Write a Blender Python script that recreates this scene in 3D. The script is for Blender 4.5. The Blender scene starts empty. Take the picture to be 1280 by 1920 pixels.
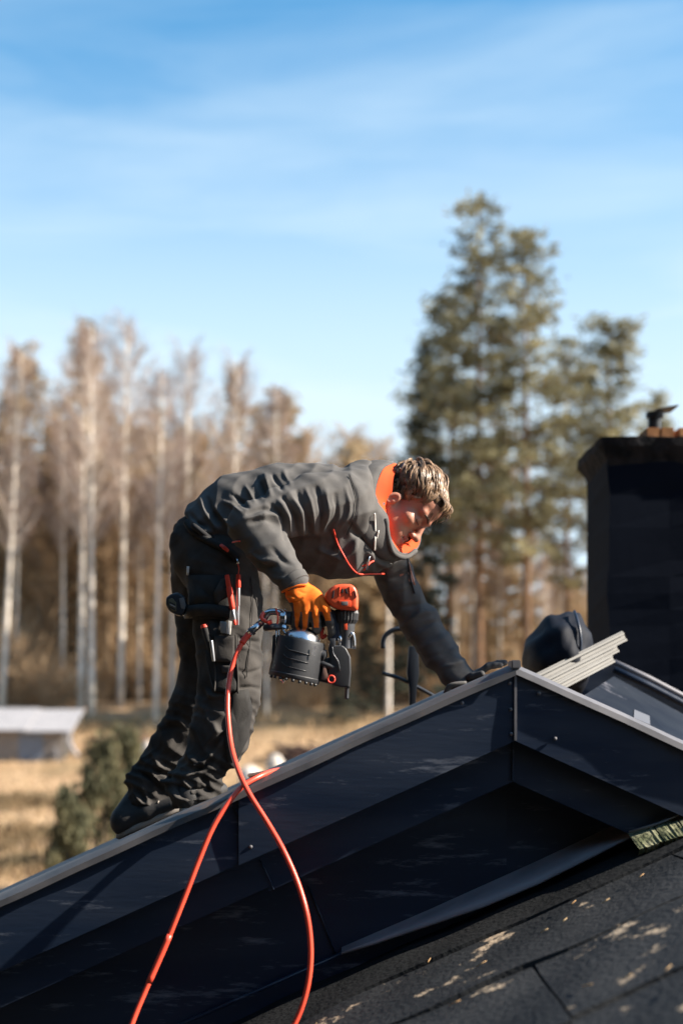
import bpy, bmesh, math, random
import numpy as np
from mathutils import Vector, Matrix

scene = bpy.context.scene
COL = scene.collection
R_ = math.radians

# ------------------------------------------------------------------ camera, sky, sun, exposure
CZ = 4.2                       # camera height over the near meadow
F = 50.0 / 36.0 * 1920.0       # focal length in photo pixels
HOR = 1300.0                   # row of the horizon in the photo
cam_d = bpy.data.cameras.new('camera')
cam = bpy.data.objects.new('camera', cam_d)
COL.objects.link(cam)
cam.location = (0, 0, CZ)
cam.rotation_euler = (R_(90), 0, 0)
cam_d.sensor_fit = 'VERTICAL'
cam_d.sensor_height = 36.0
cam_d.lens = 50.0
cam_d.shift_y = (HOR - 960.0) / 1920.0
cam_d.clip_start = 0.05
cam_d.clip_end = 3000
cam_d.dof.use_dof = True
cam_d.dof.focus_distance = 4.36
cam_d.dof.aperture_fstop = 1.65
scene.camera = cam

SUN_EL, SUN_AZ = R_(34), R_(97)         # azimuth clockwise from +Y: to the right, a little towards the camera
world = bpy.data.worlds.new('World')
scene.world = world
world.use_nodes = True
wn, wl = world.node_tree.nodes, world.node_tree.links
wn.clear()
w_out = wn.new('ShaderNodeOutputWorld')
w_bg = wn.new('ShaderNodeBackground')
w_bg.inputs['Strength'].default_value = 0.075
sky = wn.new('ShaderNodeTexSky')
sky.sky_type = 'NISHITA'
sky.sun_disc = False
sky.sun_elevation = SUN_EL
sky.sun_rotation = SUN_AZ
sky.altitude = 100
sky.air_density = 1.0
sky.dust_density = 0.5
sky.ozone_density = 2.2
w_hsv = wn.new('ShaderNodeHueSaturation')
w_hsv.inputs['Saturation'].default_value = 1.40
w_hsv.inputs['Value'].default_value = 1.06
w_hsv.inputs['Hue'].default_value = 0.487
wl.new(sky.outputs[0], w_hsv.inputs['Color'])
# thin cirrus: streaks stretched along the horizon, laid on the direction itself
tc = wn.new('ShaderNodeTexCoord')
sep = wn.new('ShaderNodeSeparateXYZ')
wl.new(tc.outputs['Generated'], sep.inputs[0])
def wmath(op, a, b=None, c=None):
    n = wn.new('ShaderNodeMath'); n.operation = op
    for i, v in enumerate((a, b, c)):
        if v is None: continue
        if isinstance(v, (int, float)): n.inputs[i].default_value = v
        else: wl.new(v, n.inputs[i])
    return n.outputs[0]
mp = wn.new('ShaderNodeMapping')
mp.inputs['Rotation'].default_value = (0, R_(-8), R_(0))
mp.inputs['Scale'].default_value = (1.7, 1.7, 11.0)
wl.new(tc.outputs['Generated'], mp.inputs[0])
cn = wn.new('ShaderNodeTexNoise')
cn.inputs['Scale'].default_value = 1.6
cn.inputs['Detail'].default_value = 7
cn.inputs['Roughness'].default_value = 0.55
cn.inputs['Distortion'].default_value = 0.5
wl.new(mp.outputs[0], cn.inputs['Vector'])
cr = wn.new('ShaderNodeMapRange')
cr.inputs['From Min'].default_value = 0.38
cr.inputs['From Max'].default_value = 0.80
wl.new(cn.outputs['Fac'], cr.inputs['Value'])
lowr = wn.new('ShaderNodeMapRange')          # veil thicker near the horizon
lowr.interpolation_type = 'SMOOTHSTEP'
lowr.inputs['From Min'].default_value = 0.46
lowr.inputs['From Max'].default_value = 0.13
lowr.inputs['To Min'].default_value = 0.0
lowr.inputs['To Max'].default_value = 0.88
wl.new(sep.outputs['Z'], lowr.inputs['Value'])
veil = wmath('MULTIPLY_ADD', cr.outputs[0], 0.36, wmath('MULTIPLY', lowr.outputs[0], 1.0))
veil = wmath('MINIMUM', wmath('ADD', veil, 0.08), 0.95)
mixc = wn.new('ShaderNodeMix'); mixc.data_type = 'RGBA'
wl.new(veil, mixc.inputs['Factor'])
wl.new(w_hsv.outputs[0], mixc.inputs[6])
mixc.inputs[7].default_value = (3.9, 4.75, 5.4, 1)
wl.new(mixc.outputs[2], w_bg.inputs['Color'])
wl.new(w_bg.outputs[0], w_out.inputs[0])

sun_d = bpy.data.lights.new('sun', 'SUN')
sun_d.energy = 5.0
sun_d.angle = R_(0.53)
sun_d.color = (1.0, 0.90, 0.77)
sun = bpy.data.objects.new('sun', sun_d)
COL.objects.link(sun)
SUN_DIR = Vector((math.sin(SUN_AZ) * math.cos(SUN_EL), math.cos(SUN_AZ) * math.cos(SUN_EL), math.sin(SUN_EL)))
sun.rotation_euler = SUN_DIR.to_track_quat('Z', 'Y').to_euler()
sun.location = SUN_DIR * 30

vs = scene.view_settings
vs.view_transform = 'Standard'
vs.look = 'None'
vs.exposure = 1.52
vs.gamma = 1.0
vs.use_curve_mapping = False

# ------------------------------------------------------------------ helpers
def P(px, py, Y):
    """photo pixel at distance Y -> point in the place"""
    return Vector(((px - 640.0) / F * Y, Y, CZ + (HOR - py) / F * Y))

def rootloc(parent):
    if parent is None: return Vector((0, 0, 0))
    while parent.parent: parent = parent.parent
    return parent.location

def thing(name, label, cat, loc=(0, 0, 0), group=None):
    o = bpy.data.objects.new(name, None)
    o.empty_display_size = 0.1
    COL.objects.link(o)
    o.location = loc
    o['label'] = label; o['category'] = cat
    if group: o['group'] = group
    return o

def tag(o, label=None, cat=None, group=None, kind=None):
    if label: o['label'] = label
    if cat: o['category'] = cat
    if group: o['group'] = group
    if kind: o['kind'] = kind
    return o

def link(name, me, m, parent=None):
    o = bpy.data.objects.new(name, me)
    if m is not None:
        for mm in (m if isinstance(m, (list, tuple)) else [m]): me.materials.append(mm)
    COL.objects.link(o)
    if parent is not None: o.parent = parent
    return o

def mesh_np(name, V, Q, m, parent=None, smooth=True, matidx=None):
    """V (n,3) in world space, Q (k,4) or (k,3) faces"""
    V = np.asarray(V, dtype=np.float32).reshape(-1, 3)
    rl = rootloc(parent)
    V = V - np.array(rl, dtype=np.float32)
    Q = np.asarray(Q, dtype=np.int32)
    me = bpy.data.meshes.new(name)
    n = Q.shape[1]
    me.vertices.add(len(V)); me.vertices.foreach_set('co', V.ravel())
    me.loops.add(Q.size); me.loops.foreach_set('vertex_index', Q.ravel())
    me.polygons.add(len(Q))
    me.polygons.foreach_set('loop_start', np.arange(0, Q.size, n, dtype=np.int32))
    me.polygons.foreach_set('loop_total', np.full(len(Q), n, dtype=np.int32))
    me.polygons.foreach_set('use_smooth', np.full(len(Q), smooth))
    if matidx is not None: me.polygons.foreach_set('material_index', np.asarray(matidx, dtype=np.int32))
    me.update(calc_edges=True)
    return link(name, me, m, parent)

def bm_obj(name, bm, m, parent=None, smooth=False, fix=True):
    rl = rootloc(parent)
    if fix: bmesh.ops.recalc_face_normals(bm, faces=bm.faces)
    bmesh.ops.translate(bm, verts=bm.verts, vec=-Vector(rl))
    me = bpy.data.meshes.new(name)
    bm.to_mesh(me); bm.free()
    if smooth:
        me.polygons.foreach_set('use_smooth', np.full(len(me.polygons), True))
    return link(name, me, m, parent)

def smooth_pts(pts, n):
    """Catmull-Rom through pts (k,d) -> n samples"""
    p = np.array([list(q) for q in pts], dtype=float)
    p = np.vstack([2 * p[0] - p[1], p, 2 * p[-1] - p[-2]])
    k = len(p) - 3
    out = []
    for u in np.linspace(0, k - 1e-6, n):
        i = int(u); t = u - i
        a, b, c, d = p[i], p[i + 1], p[i + 2], p[i + 3]
        out.append(0.5 * ((2 * b) + (-a + c) * t + (2 * a - 5 * b + 4 * c - d) * t * t + (-a + 3 * b - 3 * c + d) * t ** 3))
    return np.array(out)

def tube_arr(pts, radii, seg=8, flat=1.0, caps=True):
    pts = np.array([list(p) for p in pts], dtype=float)
    n = len(pts)
    radii = np.full(n, radii, dtype=float) if np.isscalar(radii) else np.array(radii, dtype=float)
    T = np.gradient(pts, axis=0)
    T /= np.linalg.norm(T, axis=1)[:, None] + 1e-12
    up = np.array([0, 0, 1.0]) if abs(T[0][2]) < 0.9 else np.array([0, 1.0, 0])
    V = []
    s = np.cross(T[0], up); s /= np.linalg.norm(s)
    ang = np.linspace(0, 2 * math.pi, seg, endpoint=False)
    for i in range(n):
        s = s - T[i] * np.dot(s, T[i]); s /= np.linalg.norm(s) + 1e-12
        w = np.cross(T[i], s)
        V.append(pts[i] + radii[i] * (np.cos(ang)[:, None] * s + flat * np.sin(ang)[:, None] * w))
    V = np.vstack(V)
    Q = []
    for i in range(n - 1):
        for j in range(seg):
            a = i * seg + j; b = i * seg + (j + 1) % seg
            Q.append((a, b, b + seg, a + seg))
    if caps:
        c0, c1 = len(V), len(V) + 1
        V = np.vstack([V, pts[:1], pts[-1:]])
        for j in range(seg):
            Q.append((c0, (j + 1) % seg, j, j))
            Q.append((c1, (n - 1) * seg + j, (n - 1) * seg + (j + 1) % seg, (n - 1) * seg + (j + 1) % seg))
    return V, Q

def quads_tris(Q):
    return [tuple(dict.fromkeys(q)) for q in Q]

def poly_obj(name, V, faces, m, parent=None, smooth=True):
    rl = rootloc(parent)
    me = bpy.data.meshes.new(name)
    me.from_pydata([tuple(Vector(v) - rl) for v in np.asarray(V, dtype=float)], [], faces)
    me.update()
    if smooth: me.polygons.foreach_set('use_smooth', np.full(len(me.polygons), True))
    return link(name, me, m, parent)

def tube(name, pts, radii, m, parent=None, seg=8, flat=1.0):
    V, Q = tube_arr(pts, radii, seg, flat)
    return poly_obj(name, V, quads_tris(Q), m, parent)

def tubes(name, items, m, parent=None, seg=6):
    VV, FF, off = [], [], 0
    for pts, r in items:
        V, Q = tube_arr(pts, r, seg)
        VV.append(V); FF += [tuple(i + off for i in f) for f in quads_tris(Q)]; off += len(V)
    return poly_obj(name, np.vstack(VV), FF, m, parent)

def lathe(name, a, b, prof, m, parent=None, seg=24, ribs=0, rib=0.0, smooth=True):
    """profile of (fraction along a->b, radius)"""
    a = np.array(a, float); b = np.array(b, float)
    T = b - a; L = np.linalg.norm(T); T /= L
    up = np.array([0, 1.0, 0]) if abs(T[1]) < 0.9 else np.array([0, 0, 1.0])
    s = np.cross(T, up); s /= np.linalg.norm(s); w = np.cross(T, s)
    ang = np.linspace(0, 2 * math.pi, seg, endpoint=False)
    V = []
    for t, r in prof:
        rr = np.full(seg, r)
        if ribs: rr = rr * (1 + rib * np.where(np.arange(seg) % 2 == 0, 1, -1))
        V.append(a + T * L * t + rr[:, None] * (np.cos(ang)[:, None] * s + np.sin(ang)[:, None] * w))
    V = np.vstack(V); n = len(prof)
    Fc = []
    for i in range(n - 1):
        for j in range(seg):
            p, q = i * seg + j, i * seg + (j + 1) % seg
            Fc.append((p, q, q + seg, p + seg))
    Fc.append(tuple(range(seg))[::-1]); Fc.append(tuple((n - 1) * seg + j for j in range(seg)))
    o = poly_obj(name, V, Fc, m, parent, smooth=False)
    if smooth:
        for p in o.data.polygons:
            if len(p.vertices) == 4: p.use_smooth = True
        try: o.data.set_sharp_from_angle(angle=R_(40))
        except Exception: pass
    return o

def prism(name, outline, Y, depth, m, parent=None, bevel=0.0, seg=2, smooth=True):
    """outline in photo pixels seen at distance Y, thickened along the line of depth"""
    bm = bmesh.new()
    pts = [P(x, y, Y) for x, y in outline]
    f0 = [bm.verts.new((p.x, Y - depth / 2, p.z)) for p in pts]
    f1 = [bm.verts.new((p.x, Y + depth / 2, p.z)) for p in pts]
    n = len(pts)
    bm.faces.new(f0); bm.faces.new(f1[::-1])
    for i in range(n): bm.faces.new((f0[i], f1[i], f1[(i + 1) % n], f0[(i + 1) % n]))
    bmesh.ops.recalc_face_normals(bm, faces=bm.faces)
    if bevel:
        es = [e for e in bm.edges if e.calc_face_angle(0) > R_(25)]
        bmesh.ops.bevel(bm, geom=es, offset=bevel, segments=seg, profile=0.6, affect='EDGES', clamp_overlap=True)
    o = bm_obj(name, bm, m, parent, smooth=bool(bevel) and smooth)
    if bevel and smooth:
        try: o.data.set_sharp_from_angle(angle=R_(50))
        except Exception: pass
    return o

def box(name, lo, hi, m, parent=None, bevel=0.0):
    bm = bmesh.new()
    bmesh.ops.create_cube(bm, size=1.0)
    lo, hi = Vector(lo), Vector(hi)
    for v in bm.verts:
        v.co = Vector([(lo[i] + hi[i]) / 2 + v.co[i] * (hi[i] - lo[i]) for i in range(3)])
    if bevel: bmesh.ops.bevel(bm, geom=bm.edges[:], offset=bevel, segments=2, affect='EDGES')
    return bm_obj(name, bm, m, parent)

# ------------------------------------------------------------------ materials
MATS = {}
def mat(name, col, rough=0.6, metal=0.0, col2=None, scale=8.0, detail=5, lo=0.35, hi=0.65, bump=0.0, bscale=None, trans=0.0,
        stretch=None, spec=0.5, sheen=0.0, sss=0.0, coord='Object', rough2=None, third=None):
    m = bpy.data.materials.new(name)
    m.use_nodes = True
    nt = m.node_tree; N, L = nt.nodes, nt.links
    b = N['Principled BSDF']
    b.inputs['Base Color'].default_value = (*col, 1)
    b.inputs['Roughness'].default_value = rough
    b.inputs['Metallic'].default_value = metal
    b.inputs['Specular IOR Level'].default_value = spec
    if sheen:
        b.inputs['Sheen Weight'].default_value = sheen
        b.inputs['Sheen Roughness'].default_value = 0.5
    if sss:
        b.inputs['Subsurface Weight'].default_value = sss
        b.inputs['Subsurface Radius'].default_value = (0.01, 0.004, 0.002)
        b.inputs['Subsurface Scale'].default_value = 1.0
    t = N.new('ShaderNodeTexCoord'); mpn = N.new('ShaderNodeMapping')
    L.new(t.outputs[coord], mpn.inputs[0])
    if stretch:
        mpn.inputs['Scale'].default_value = stretch[:3]
        if len(stretch) > 3: mpn.inputs['Rotation'].default_value = stretch[3]
    if col2 is not None:
        nz = N.new('ShaderNodeTexNoise'); nz.inputs['Scale'].default_value = scale; nz.inputs['Detail'].default_value = detail
        L.new(mpn.outputs[0], nz.inputs['Vector'])
        mr = N.new('ShaderNodeMapRange'); mr.inputs['From Min'].default_value = lo; mr.inputs['From Max'].default_value = hi
        L.new(nz.outputs['Fac'], mr.inputs['Value'])
        mx = N.new('ShaderNodeMix'); mx.data_type = 'RGBA'
        L.new(mr.outputs[0], mx.inputs['Factor'])
        mx.inputs[6].default_value = (*col, 1); mx.inputs[7].default_value = (*col2, 1)
        outc = mx.outputs[2]
        if third:
            c3, s3, l3, h3 = third
            nz3 = N.new('ShaderNodeTexNoise'); nz3.inputs['Scale'].default_value = s3; nz3.inputs['Detail'].default_value = 6
            nz3.inputs['Roughness'].default_value = 0.7
            L.new(mpn.outputs[0], nz3.inputs['Vector'])
            mr3 = N.new('ShaderNodeMapRange'); mr3.inputs['From Min'].default_value = l3; mr3.inputs['From Max'].default_value = h3
            L.new(nz3.outputs['Fac'], mr3.inputs['Value'])
            mx3 = N.new('ShaderNodeMix'); mx3.data_type = 'RGBA'
            L.new(mr3.outputs[0], mx3.inputs['Factor'])
            L.new(outc, mx3.inputs[6]); mx3.inputs[7].default_value = (*c3, 1)
            outc = mx3.outputs[2]
        L.new(outc, b.inputs['Base Color'])
        if rough2 is not None:
            rr = N.new('ShaderNodeMapRange'); rr.inputs['To Min'].default_value = rough; rr.inputs['To Max'].default_value = rough2
            L.new(mr.outputs[0], rr.inputs['Value']); L.new(rr.outputs[0], b.inputs['Roughness'])
    if bump:
        nb = N.new('ShaderNodeTexNoise'); nb.inputs['Scale'].default_value = bscale or scale; nb.inputs['Detail'].default_value = 6
        L.new(mpn.outputs[0], nb.inputs['Vector'])
        bp = N.new('ShaderNodeBump'); bp.inputs['Strength'].default_value = 1.0; bp.inputs['Distance'].default_value = bump
        L.new(nb.outputs['Fac'], bp.inputs['Height']); L.new(bp.outputs[0], b.inputs['Normal'])
    if trans:
        tl = N.new('ShaderNodeBsdfTranslucent'); ms = N.new('ShaderNodeMixShader'); ms.inputs[0].default_value = trans
        if col2 is not None: L.new(outc, tl.inputs['Color'])
        else: tl.inputs['Color'].default_value = (*col, 1)
        L.new(b.outputs[0], ms.inputs[1]); L.new(tl.outputs[0], ms.inputs[2])
        L.new(ms.outputs[0], N['Material Output'].inputs['Surface'])
    MATS[name] = m
    return m
# ------------------------------------------------------------------ land and forest
rng = np.random.default_rng(11)
_gy = [-400, 0, 20, 30, 36, 48, 60, 70, 85, 120, 200, 420]
_gz = [-4.2, -4.2, -4.15, -4.05, -3.95, -3.55, -2.9, -1.5, -0.4, 2.0, 5.0, 8.0]
def gz(x, y):
    base = np.interp(y, _gy, _gz)
    wob = 0.10 * np.sin(x * 0.21 + 1.3) * np.cos(y * 0.17) + 0.06 * np.sin(x * 0.53 + y * 0.31)
    return CZ + base + wob * np.clip((np.asarray(y) - 15) / 20, 0, 1)
def G(px, Y, dz=0.0):
    x = (px - 640) / F * Y
    return Vector((x, Y, float(gz(x, Y)) + dz))

m_ground = mat('meadow_dry_grass', (0.40, 0.275, 0.165), 0.95, col2=(0.30, 0.195, 0.11), scale=0.35, detail=9, lo=0.4, hi=0.62,
               bump=0.05, bscale=6.0, spec=0.1, third=((0.20, 0.145, 0.08), 0.14, 0.48, 0.62))
xs = np.concatenate([np.linspace(-420, -60, 25), np.linspace(-56, 60, 117), np.linspace(66, 420, 25)])
ys = np.concatenate([np.linspace(-300, 0, 16), np.linspace(1, 100, 100), np.linspace(104, 460, 40)])
GX, GY = np.meshgrid(xs, ys)
GV = np.stack([GX, GY, gz(GX, GY)], -1).reshape(-1, 3)
nx = len(xs)
ii, jj = np.meshgrid(np.arange(len(ys) - 1), np.arange(nx - 1), indexing='ij')
a0 = (ii * nx + jj).ravel()
ground = mesh_np('ground', GV, np.stack([a0, a0 + 1, a0 + nx + 1, a0 + nx], 1), m_ground)
tag(ground, kind='structure')

def leaf_quads(C, U, Vv):
    n = len(C)
    V = np.stack([C - U - Vv, C + U - Vv, C + U + Vv, C - U + Vv], 1).reshape(-1, 3)
    return V, np.arange(n * 4).reshape(-1, 4)

def rand_dirs(n, g):
    d = g.normal(size=(n, 3)); return d / np.linalg.norm(d, axis=1)[:, None]

def strips(A, B, w, g):
    """thin blades from A to B"""
    d = B - A
    s = np.cross(d, rand_dirs(len(A), g)); s /= np.linalg.norm(s, axis=1)[:, None] + 1e-9
    s *= np.asarray(w).reshape(-1, 1)
    V = np.stack([A - s, A + s, B + s * 0.35, B - s * 0.35], 1).reshape(-1, 3)
    return V, np.arange(len(A) * 4).reshape(-1, 4)

m_pine = mat('pine_needles', (0.265, 0.235, 0.125), 0.7, trans=0.35, col2=(0.12, 0.115, 0.07), scale=0.55, lo=0.38, hi=0.62, spec=0.25)
m_spruce = mat('spruce_needles', (0.075, 0.08, 0.055), 0.75, trans=0.3, col2=(0.035, 0.045, 0.038), scale=0.6, lo=0.38, hi=0.62, spec=0.25)
m_brown = mat('brown_conifer_needles', (0.39, 0.295, 0.18), 0.8, trans=0.4, col2=(0.24, 0.165, 0.085), scale=0.45, lo=0.36, hi=0.64, spec=0.2)
m_twig = mat('birch_twigs', (0.36, 0.27, 0.225), 0.8, col2=(0.27, 0.195, 0.16), scale=0.8, spec=0.2, trans=0.2)
m_bark_pine = mat('pine_bark', (0.20, 0.115, 0.065), 0.9, col2=(0.085, 0.06, 0.045), scale=2.5, stretch=(3, 3, 0.6), spec=0.1, bump=0.02)
m_bark_dark = mat('grey_bark', (0.17, 0.125, 0.085), 0.9, col2=(0.075, 0.06, 0.045), scale=2.5, stretch=(3, 3, 0.6), spec=0.1)
m_birch = mat('birch_bark', (0.82, 0.76, 0.68), 0.75, col2=(0.62, 0.54, 0.45), scale=1.3, stretch=(1, 1, 2.2), spec=0.2,
              third=((0.05, 0.04, 0.035), 2.6, 0.60, 0.66))
m_scrub = mat('bare_scrub', (0.47, 0.345, 0.22), 0.9, trans=0.35, col2=(0.32, 0.21, 0.12), scale=0.8, spec=0.1)

def trunk_and_limbs(H, r0, limbs, bend, g, seg=8):
    zs = np.linspace(-0.3, H, 9)
    pts = np.stack([bend * np.sin(zs / H * 2.2) * H, bend * 0.6 * np.cos(zs / H * 3.0) * H - bend * 0.6 * H, zs], 1)
    rad = r0 * (1 - 0.93 * np.clip(zs / H, 0, 1)) + 0.012
    VV, FF, off = [], [], 0
    V, Q = tube_arr(pts, rad, seg); VV.append(V); FF += quads_tris(Q); off += len(V)
    for A, B, C, r in limbs:
        V, Q = tube_arr([A, B, C], [r, r * 0.7, r * 0.25], 4, caps=False)
        VV.append(V); FF += [tuple(i + off for i in f) for f in Q]; off += len(V)
    return np.vstack(VV), FF, pts

def conifer(seed, H, R, cb, nl, style, leaf, per, r0=0.17):
    """returns trunk verts/faces and crown verts/quads, base at origin"""
    g = np.random.default_rng(seed)
    limbs, C = [], []
    zs = np.linspace(-0.3, H, 9)
    bend = g.uniform(-0.008, 0.008)
    for i in range(nl):
        u = (i + g.random()) / nl
        h = H * (cb + (1 - cb) * u ** 0.92)
        az = i * 2.4 + g.normal() * 0.5
        if style == 'pine':
            prof = 0.20 + 0.80 * (1 - u) ** 0.8 * (0.55 + 0.45 * min(1, u * 5))
            L = R * prof * g.uniform(0.45, 1.25); rise = g.uniform(-0.05, 0.46); tip = 0.3
        else:
            prof = 0.06 + 0.94 * (1 - u) ** 0.9
            L = R * prof * g.uniform(0.7, 1.1); rise = g.uniform(-0.42, -0.12); tip = 0.12
        d = np.array([math.cos(az), math.sin(az), 0])
        base = np.array([bend * math.sin(h / H * 2.2) * H, bend * 0.6 * (math.cos(h / H * 3) - 1) * H, h])
        mid = base + d * L * 0.55 + np.array([0, 0, L * rise * 0.45])
        end = base + d * L + np.array([0, 0, L * (rise + tip * 0.3)])
        limbs.append((base, mid, end, 0.012 + 0.022 * L / R * r0 / 0.17))
        nc = max(2, int(per * (L / R + 0.25)))
        for k in range(nc):
            t = g.uniform(0.34, 1.06) if style == 'pine' else g.uniform(0.28, 1.05) ** 0.9
            p = base + (end - base) * t + np.array([0, 0, 1]) * L * rise * 0.1
            side = np.array([-d[1], d[0], 0]) * g.normal() * L * (0.20 if style == 'pine' else 0.26) * (1.15 - t * 0.5)
            p = p + side
            m = 13 if style == 'pine' else 9
            if style == 'pine': C.append(p + g.normal(size=(m, 3)) * np.array([0.25, 0.25, 0.15]) + np.array([0, 0, 0.08]))
            else: C.append(p + g.normal(size=(m, 3)) * np.array([0.24, 0.24, 0.10]))
    C = np.vstack(C)
    n = len(C)
    U = rand_dirs(n, g); W = np.cross(U, rand_dirs(n, g)); W /= np.linalg.norm(W, axis=1)[:, None] + 1e-9
    s = leaf * g.uniform(0.6, 1.4, n)[:, None]
    if style != 'pine': U[:, 2] = U[:, 2] * 0.5 - 0.25
    else: U[:, 2] = U[:, 2] * 0.7 + 0.25
    CV, CQ = leaf_quads(C, U * s, W * s * (0.25 if style == 'pine' else 0.30))
    TV, TF, _ = trunk_and_limbs(H, r0, limbs, bend, g)
    return TV, TF, CV, CQ

def birch(seed, H, R, cb, n_l, r0=0.14, tw=1.0):
    g = np.random.default_rng(seed)
    limbs, A, B = [], [], []
    bend = g.uniform(-0.006, 0.006)
    for i in range(n_l):
        u = (i + g.random()) / n_l
        h = H * (cb + (0.97 - cb) * u)
        az = i * 2.4 + g.normal() * 0.6
        L = R * (0.25 + 0.75 * math.sin(min(1, (1 - u) * 1.25 + 0.08) * 1.6)) * g.uniform(0.6, 1.1)
        d = np.array([math.cos(az), math.sin(az), 0])
        base = np.array([bend * math.sin(h / H * 2.2) * H, bend * 0.6 * (math.cos(h / H * 3) - 1) * H, h])
        mid = base + d * L * 0.5 + np.array([0, 0, L * 0.8])
        end = base + d * L * 0.85 + np.array([0, 0, L * 1.5])
        limbs.append((base, mid, end, 0.022))
        m = 46
        t = g.uniform(0.15, 1.0, m)[:, None]
        q = base + (end - base) * t + g.normal(size=(m, 3)) * 0.10
        dd = rand_dirs(m, g) * 0.5 + d * 0.55 + np.array([0, 0, 0.35])
        A.append(q); B.append(q + dd * g.uniform(0.35, 0.95, m)[:, None])
    A = np.vstack(A); B = np.vstack(B)
    CV, CQ = strips(A, B, tw * g.uniform(0.010, 0.018, len(A)), g)
    TV, TF, _ = trunk_and_limbs(H, r0, limbs, bend, g)
    return TV, TF, CV, CQ

def scrub(seed, H, R, n):
    g = np.random.default_rng(seed)
    a = g.uniform(0, 6.283, n); r = R * 0.55 * np.sqrt(g.random(n))
    A = np.stack([r * np.cos(a), r * np.sin(a), H * g.random(n) ** 1.3 * 0.65], 1)
    dd = np.stack([np.cos(a) * 0.5, np.sin(a) * 0.5, np.ones(n)], 1) + g.normal(size=(n, 3)) * 0.45
    B = A + dd * (H * 0.32 * g.uniform(0.5, 1.2, n))[:, None]
    return strips(A, B, g.uniform(0.014, 0.03, n), g)

TREE_DATA = {}
def tree_proto(key, builder, m_t, m_c):
    TV, TF, CV, CQ = builder
    mt = bpy.data.meshes.new('trunk'); mt.from_pydata([tuple(v) for v in TV], [], TF); mt.update()
    mt.polygons.foreach_set('use_smooth', np.full(len(mt.polygons), True)); mt.materials.append(m_t)
    mc = bpy.data.meshes.new('crown')
    mc.vertices.add(len(CV)); mc.vertices.foreach_set('co', CV.astype(np.float32).ravel())
    mc.loops.add(CQ.size); mc.loops.foreach_set('vertex_index', CQ.astype(np.int32).ravel())
    mc.polygons.add(len(CQ)); mc.polygons.foreach_set('loop_start', np.arange(0, CQ.size, 4, dtype=np.int32))
    mc.polygons.foreach_set('loop_total', np.full(len(CQ), 4, dtype=np.int32)); mc.update(calc_edges=True)
    mc.materials.append(m_c)
    H = float(TV[:, 2].max())
    TREE_DATA[key] = (mt, mc, H)

tree_proto('pineA', conifer(1, 22.5, 3.3, 0.28, 72, 'pine', 0.17, 7, 0.20), m_bark_pine, m_pine)
tree_proto('pineB', conifer(2, 21.0, 3.1, 0.32, 64, 'pine', 0.17, 7, 0.19), m_bark_pine, m_pine)
tree_proto('pineC', conifer(3, 18.0, 2.6, 0.40, 46, 'pine', 0.16, 9, 0.15), m_bark_pine, m_pine)
tree_proto('spruceA', conifer(4, 17.0, 2.3, 0.06, 95, 'spruce', 0.16, 10, 0.15), m_bark_dark, m_spruce)
tree_proto('brownA', conifer(5, 20.0, 2.6, 0.10, 105, 'spruce', 0.16, 9, 0.16), m_bark_dark, m_brown)
tree_proto('brownB', conifer(6, 18.0, 2.4, 0.14, 70, 'pine', 0.16, 9, 0.15), m_bark_dark, m_brown)
tree_proto('brownC', conifer(7, 15.0, 2.2, 0.05, 60, 'spruce', 0.15, 6, 0.13), m_bark_dark, m_brown)
m_bark_brown = mat('brown_bark', (0.36, 0.26, 0.165), 0.9, col2=(0.22, 0.155, 0.10), scale=2.5, stretch=(3, 3, 0.6), spec=0.1)
tree_proto('bareA', birch(31, 16.0, 2.0, 0.10, 66, 0.12, 1.5), m_bark_brown, m_scrub)
tree_proto('bareB', birch(32, 14.0, 2.2, 0.06, 60, 0.11, 1.5), m_bark_brown, m_scrub)
tree_proto('birchA', birch(8, 20.0, 2.0, 0.42, 62, 0.17), m_birch, m_twig)
tree_proto('birchB', birch(9, 18.0, 1.7, 0.50, 52, 0.14), m_birch, m_twig)
tree_proto('birchC', birch(10, 15.0, 1.4, 0.55, 40, 0.11), m_birch, m_twig)

def plant(key, px, ptop, Y, name, label, cat, group, lean=0.0, wide=1.0, rot=None):
    mt, mc, H = TREE_DATA[key]
    if Y < 82: Y += 7
    b = G(px, Y)
    h = CZ + (HOR - ptop) / F * Y - b.z
    s = h / H
    o = thing(name, label, cat, b, group)
    o.scale = (s * wide, s * wide, s)
    o.rotation_euler = (0, lean, rot if rot is not None else (px * 0.37) % 6.28)
    if lean:   # lean in the picture plane whatever the spin
        o.rotation_euler = (Matrix.Rotation(lean, 3, 'Y') @ Matrix.Rotation((px * 0.37) % 6.28, 3, 'Z')).to_euler()
    for n, me in (('trunk', mt), ('crown', mc)):
        c = bpy.data.objects.new(n, me); COL.objects.link(c); c.parent = o
    return o

GR = 'leafless brown trees of the forest edge'
GP, GB, GC, GS = 'tall pines behind the roof', 'bare birches at the forest edge', 'brown conifers of the forest edge', 'dark spruces among the trees'
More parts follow.
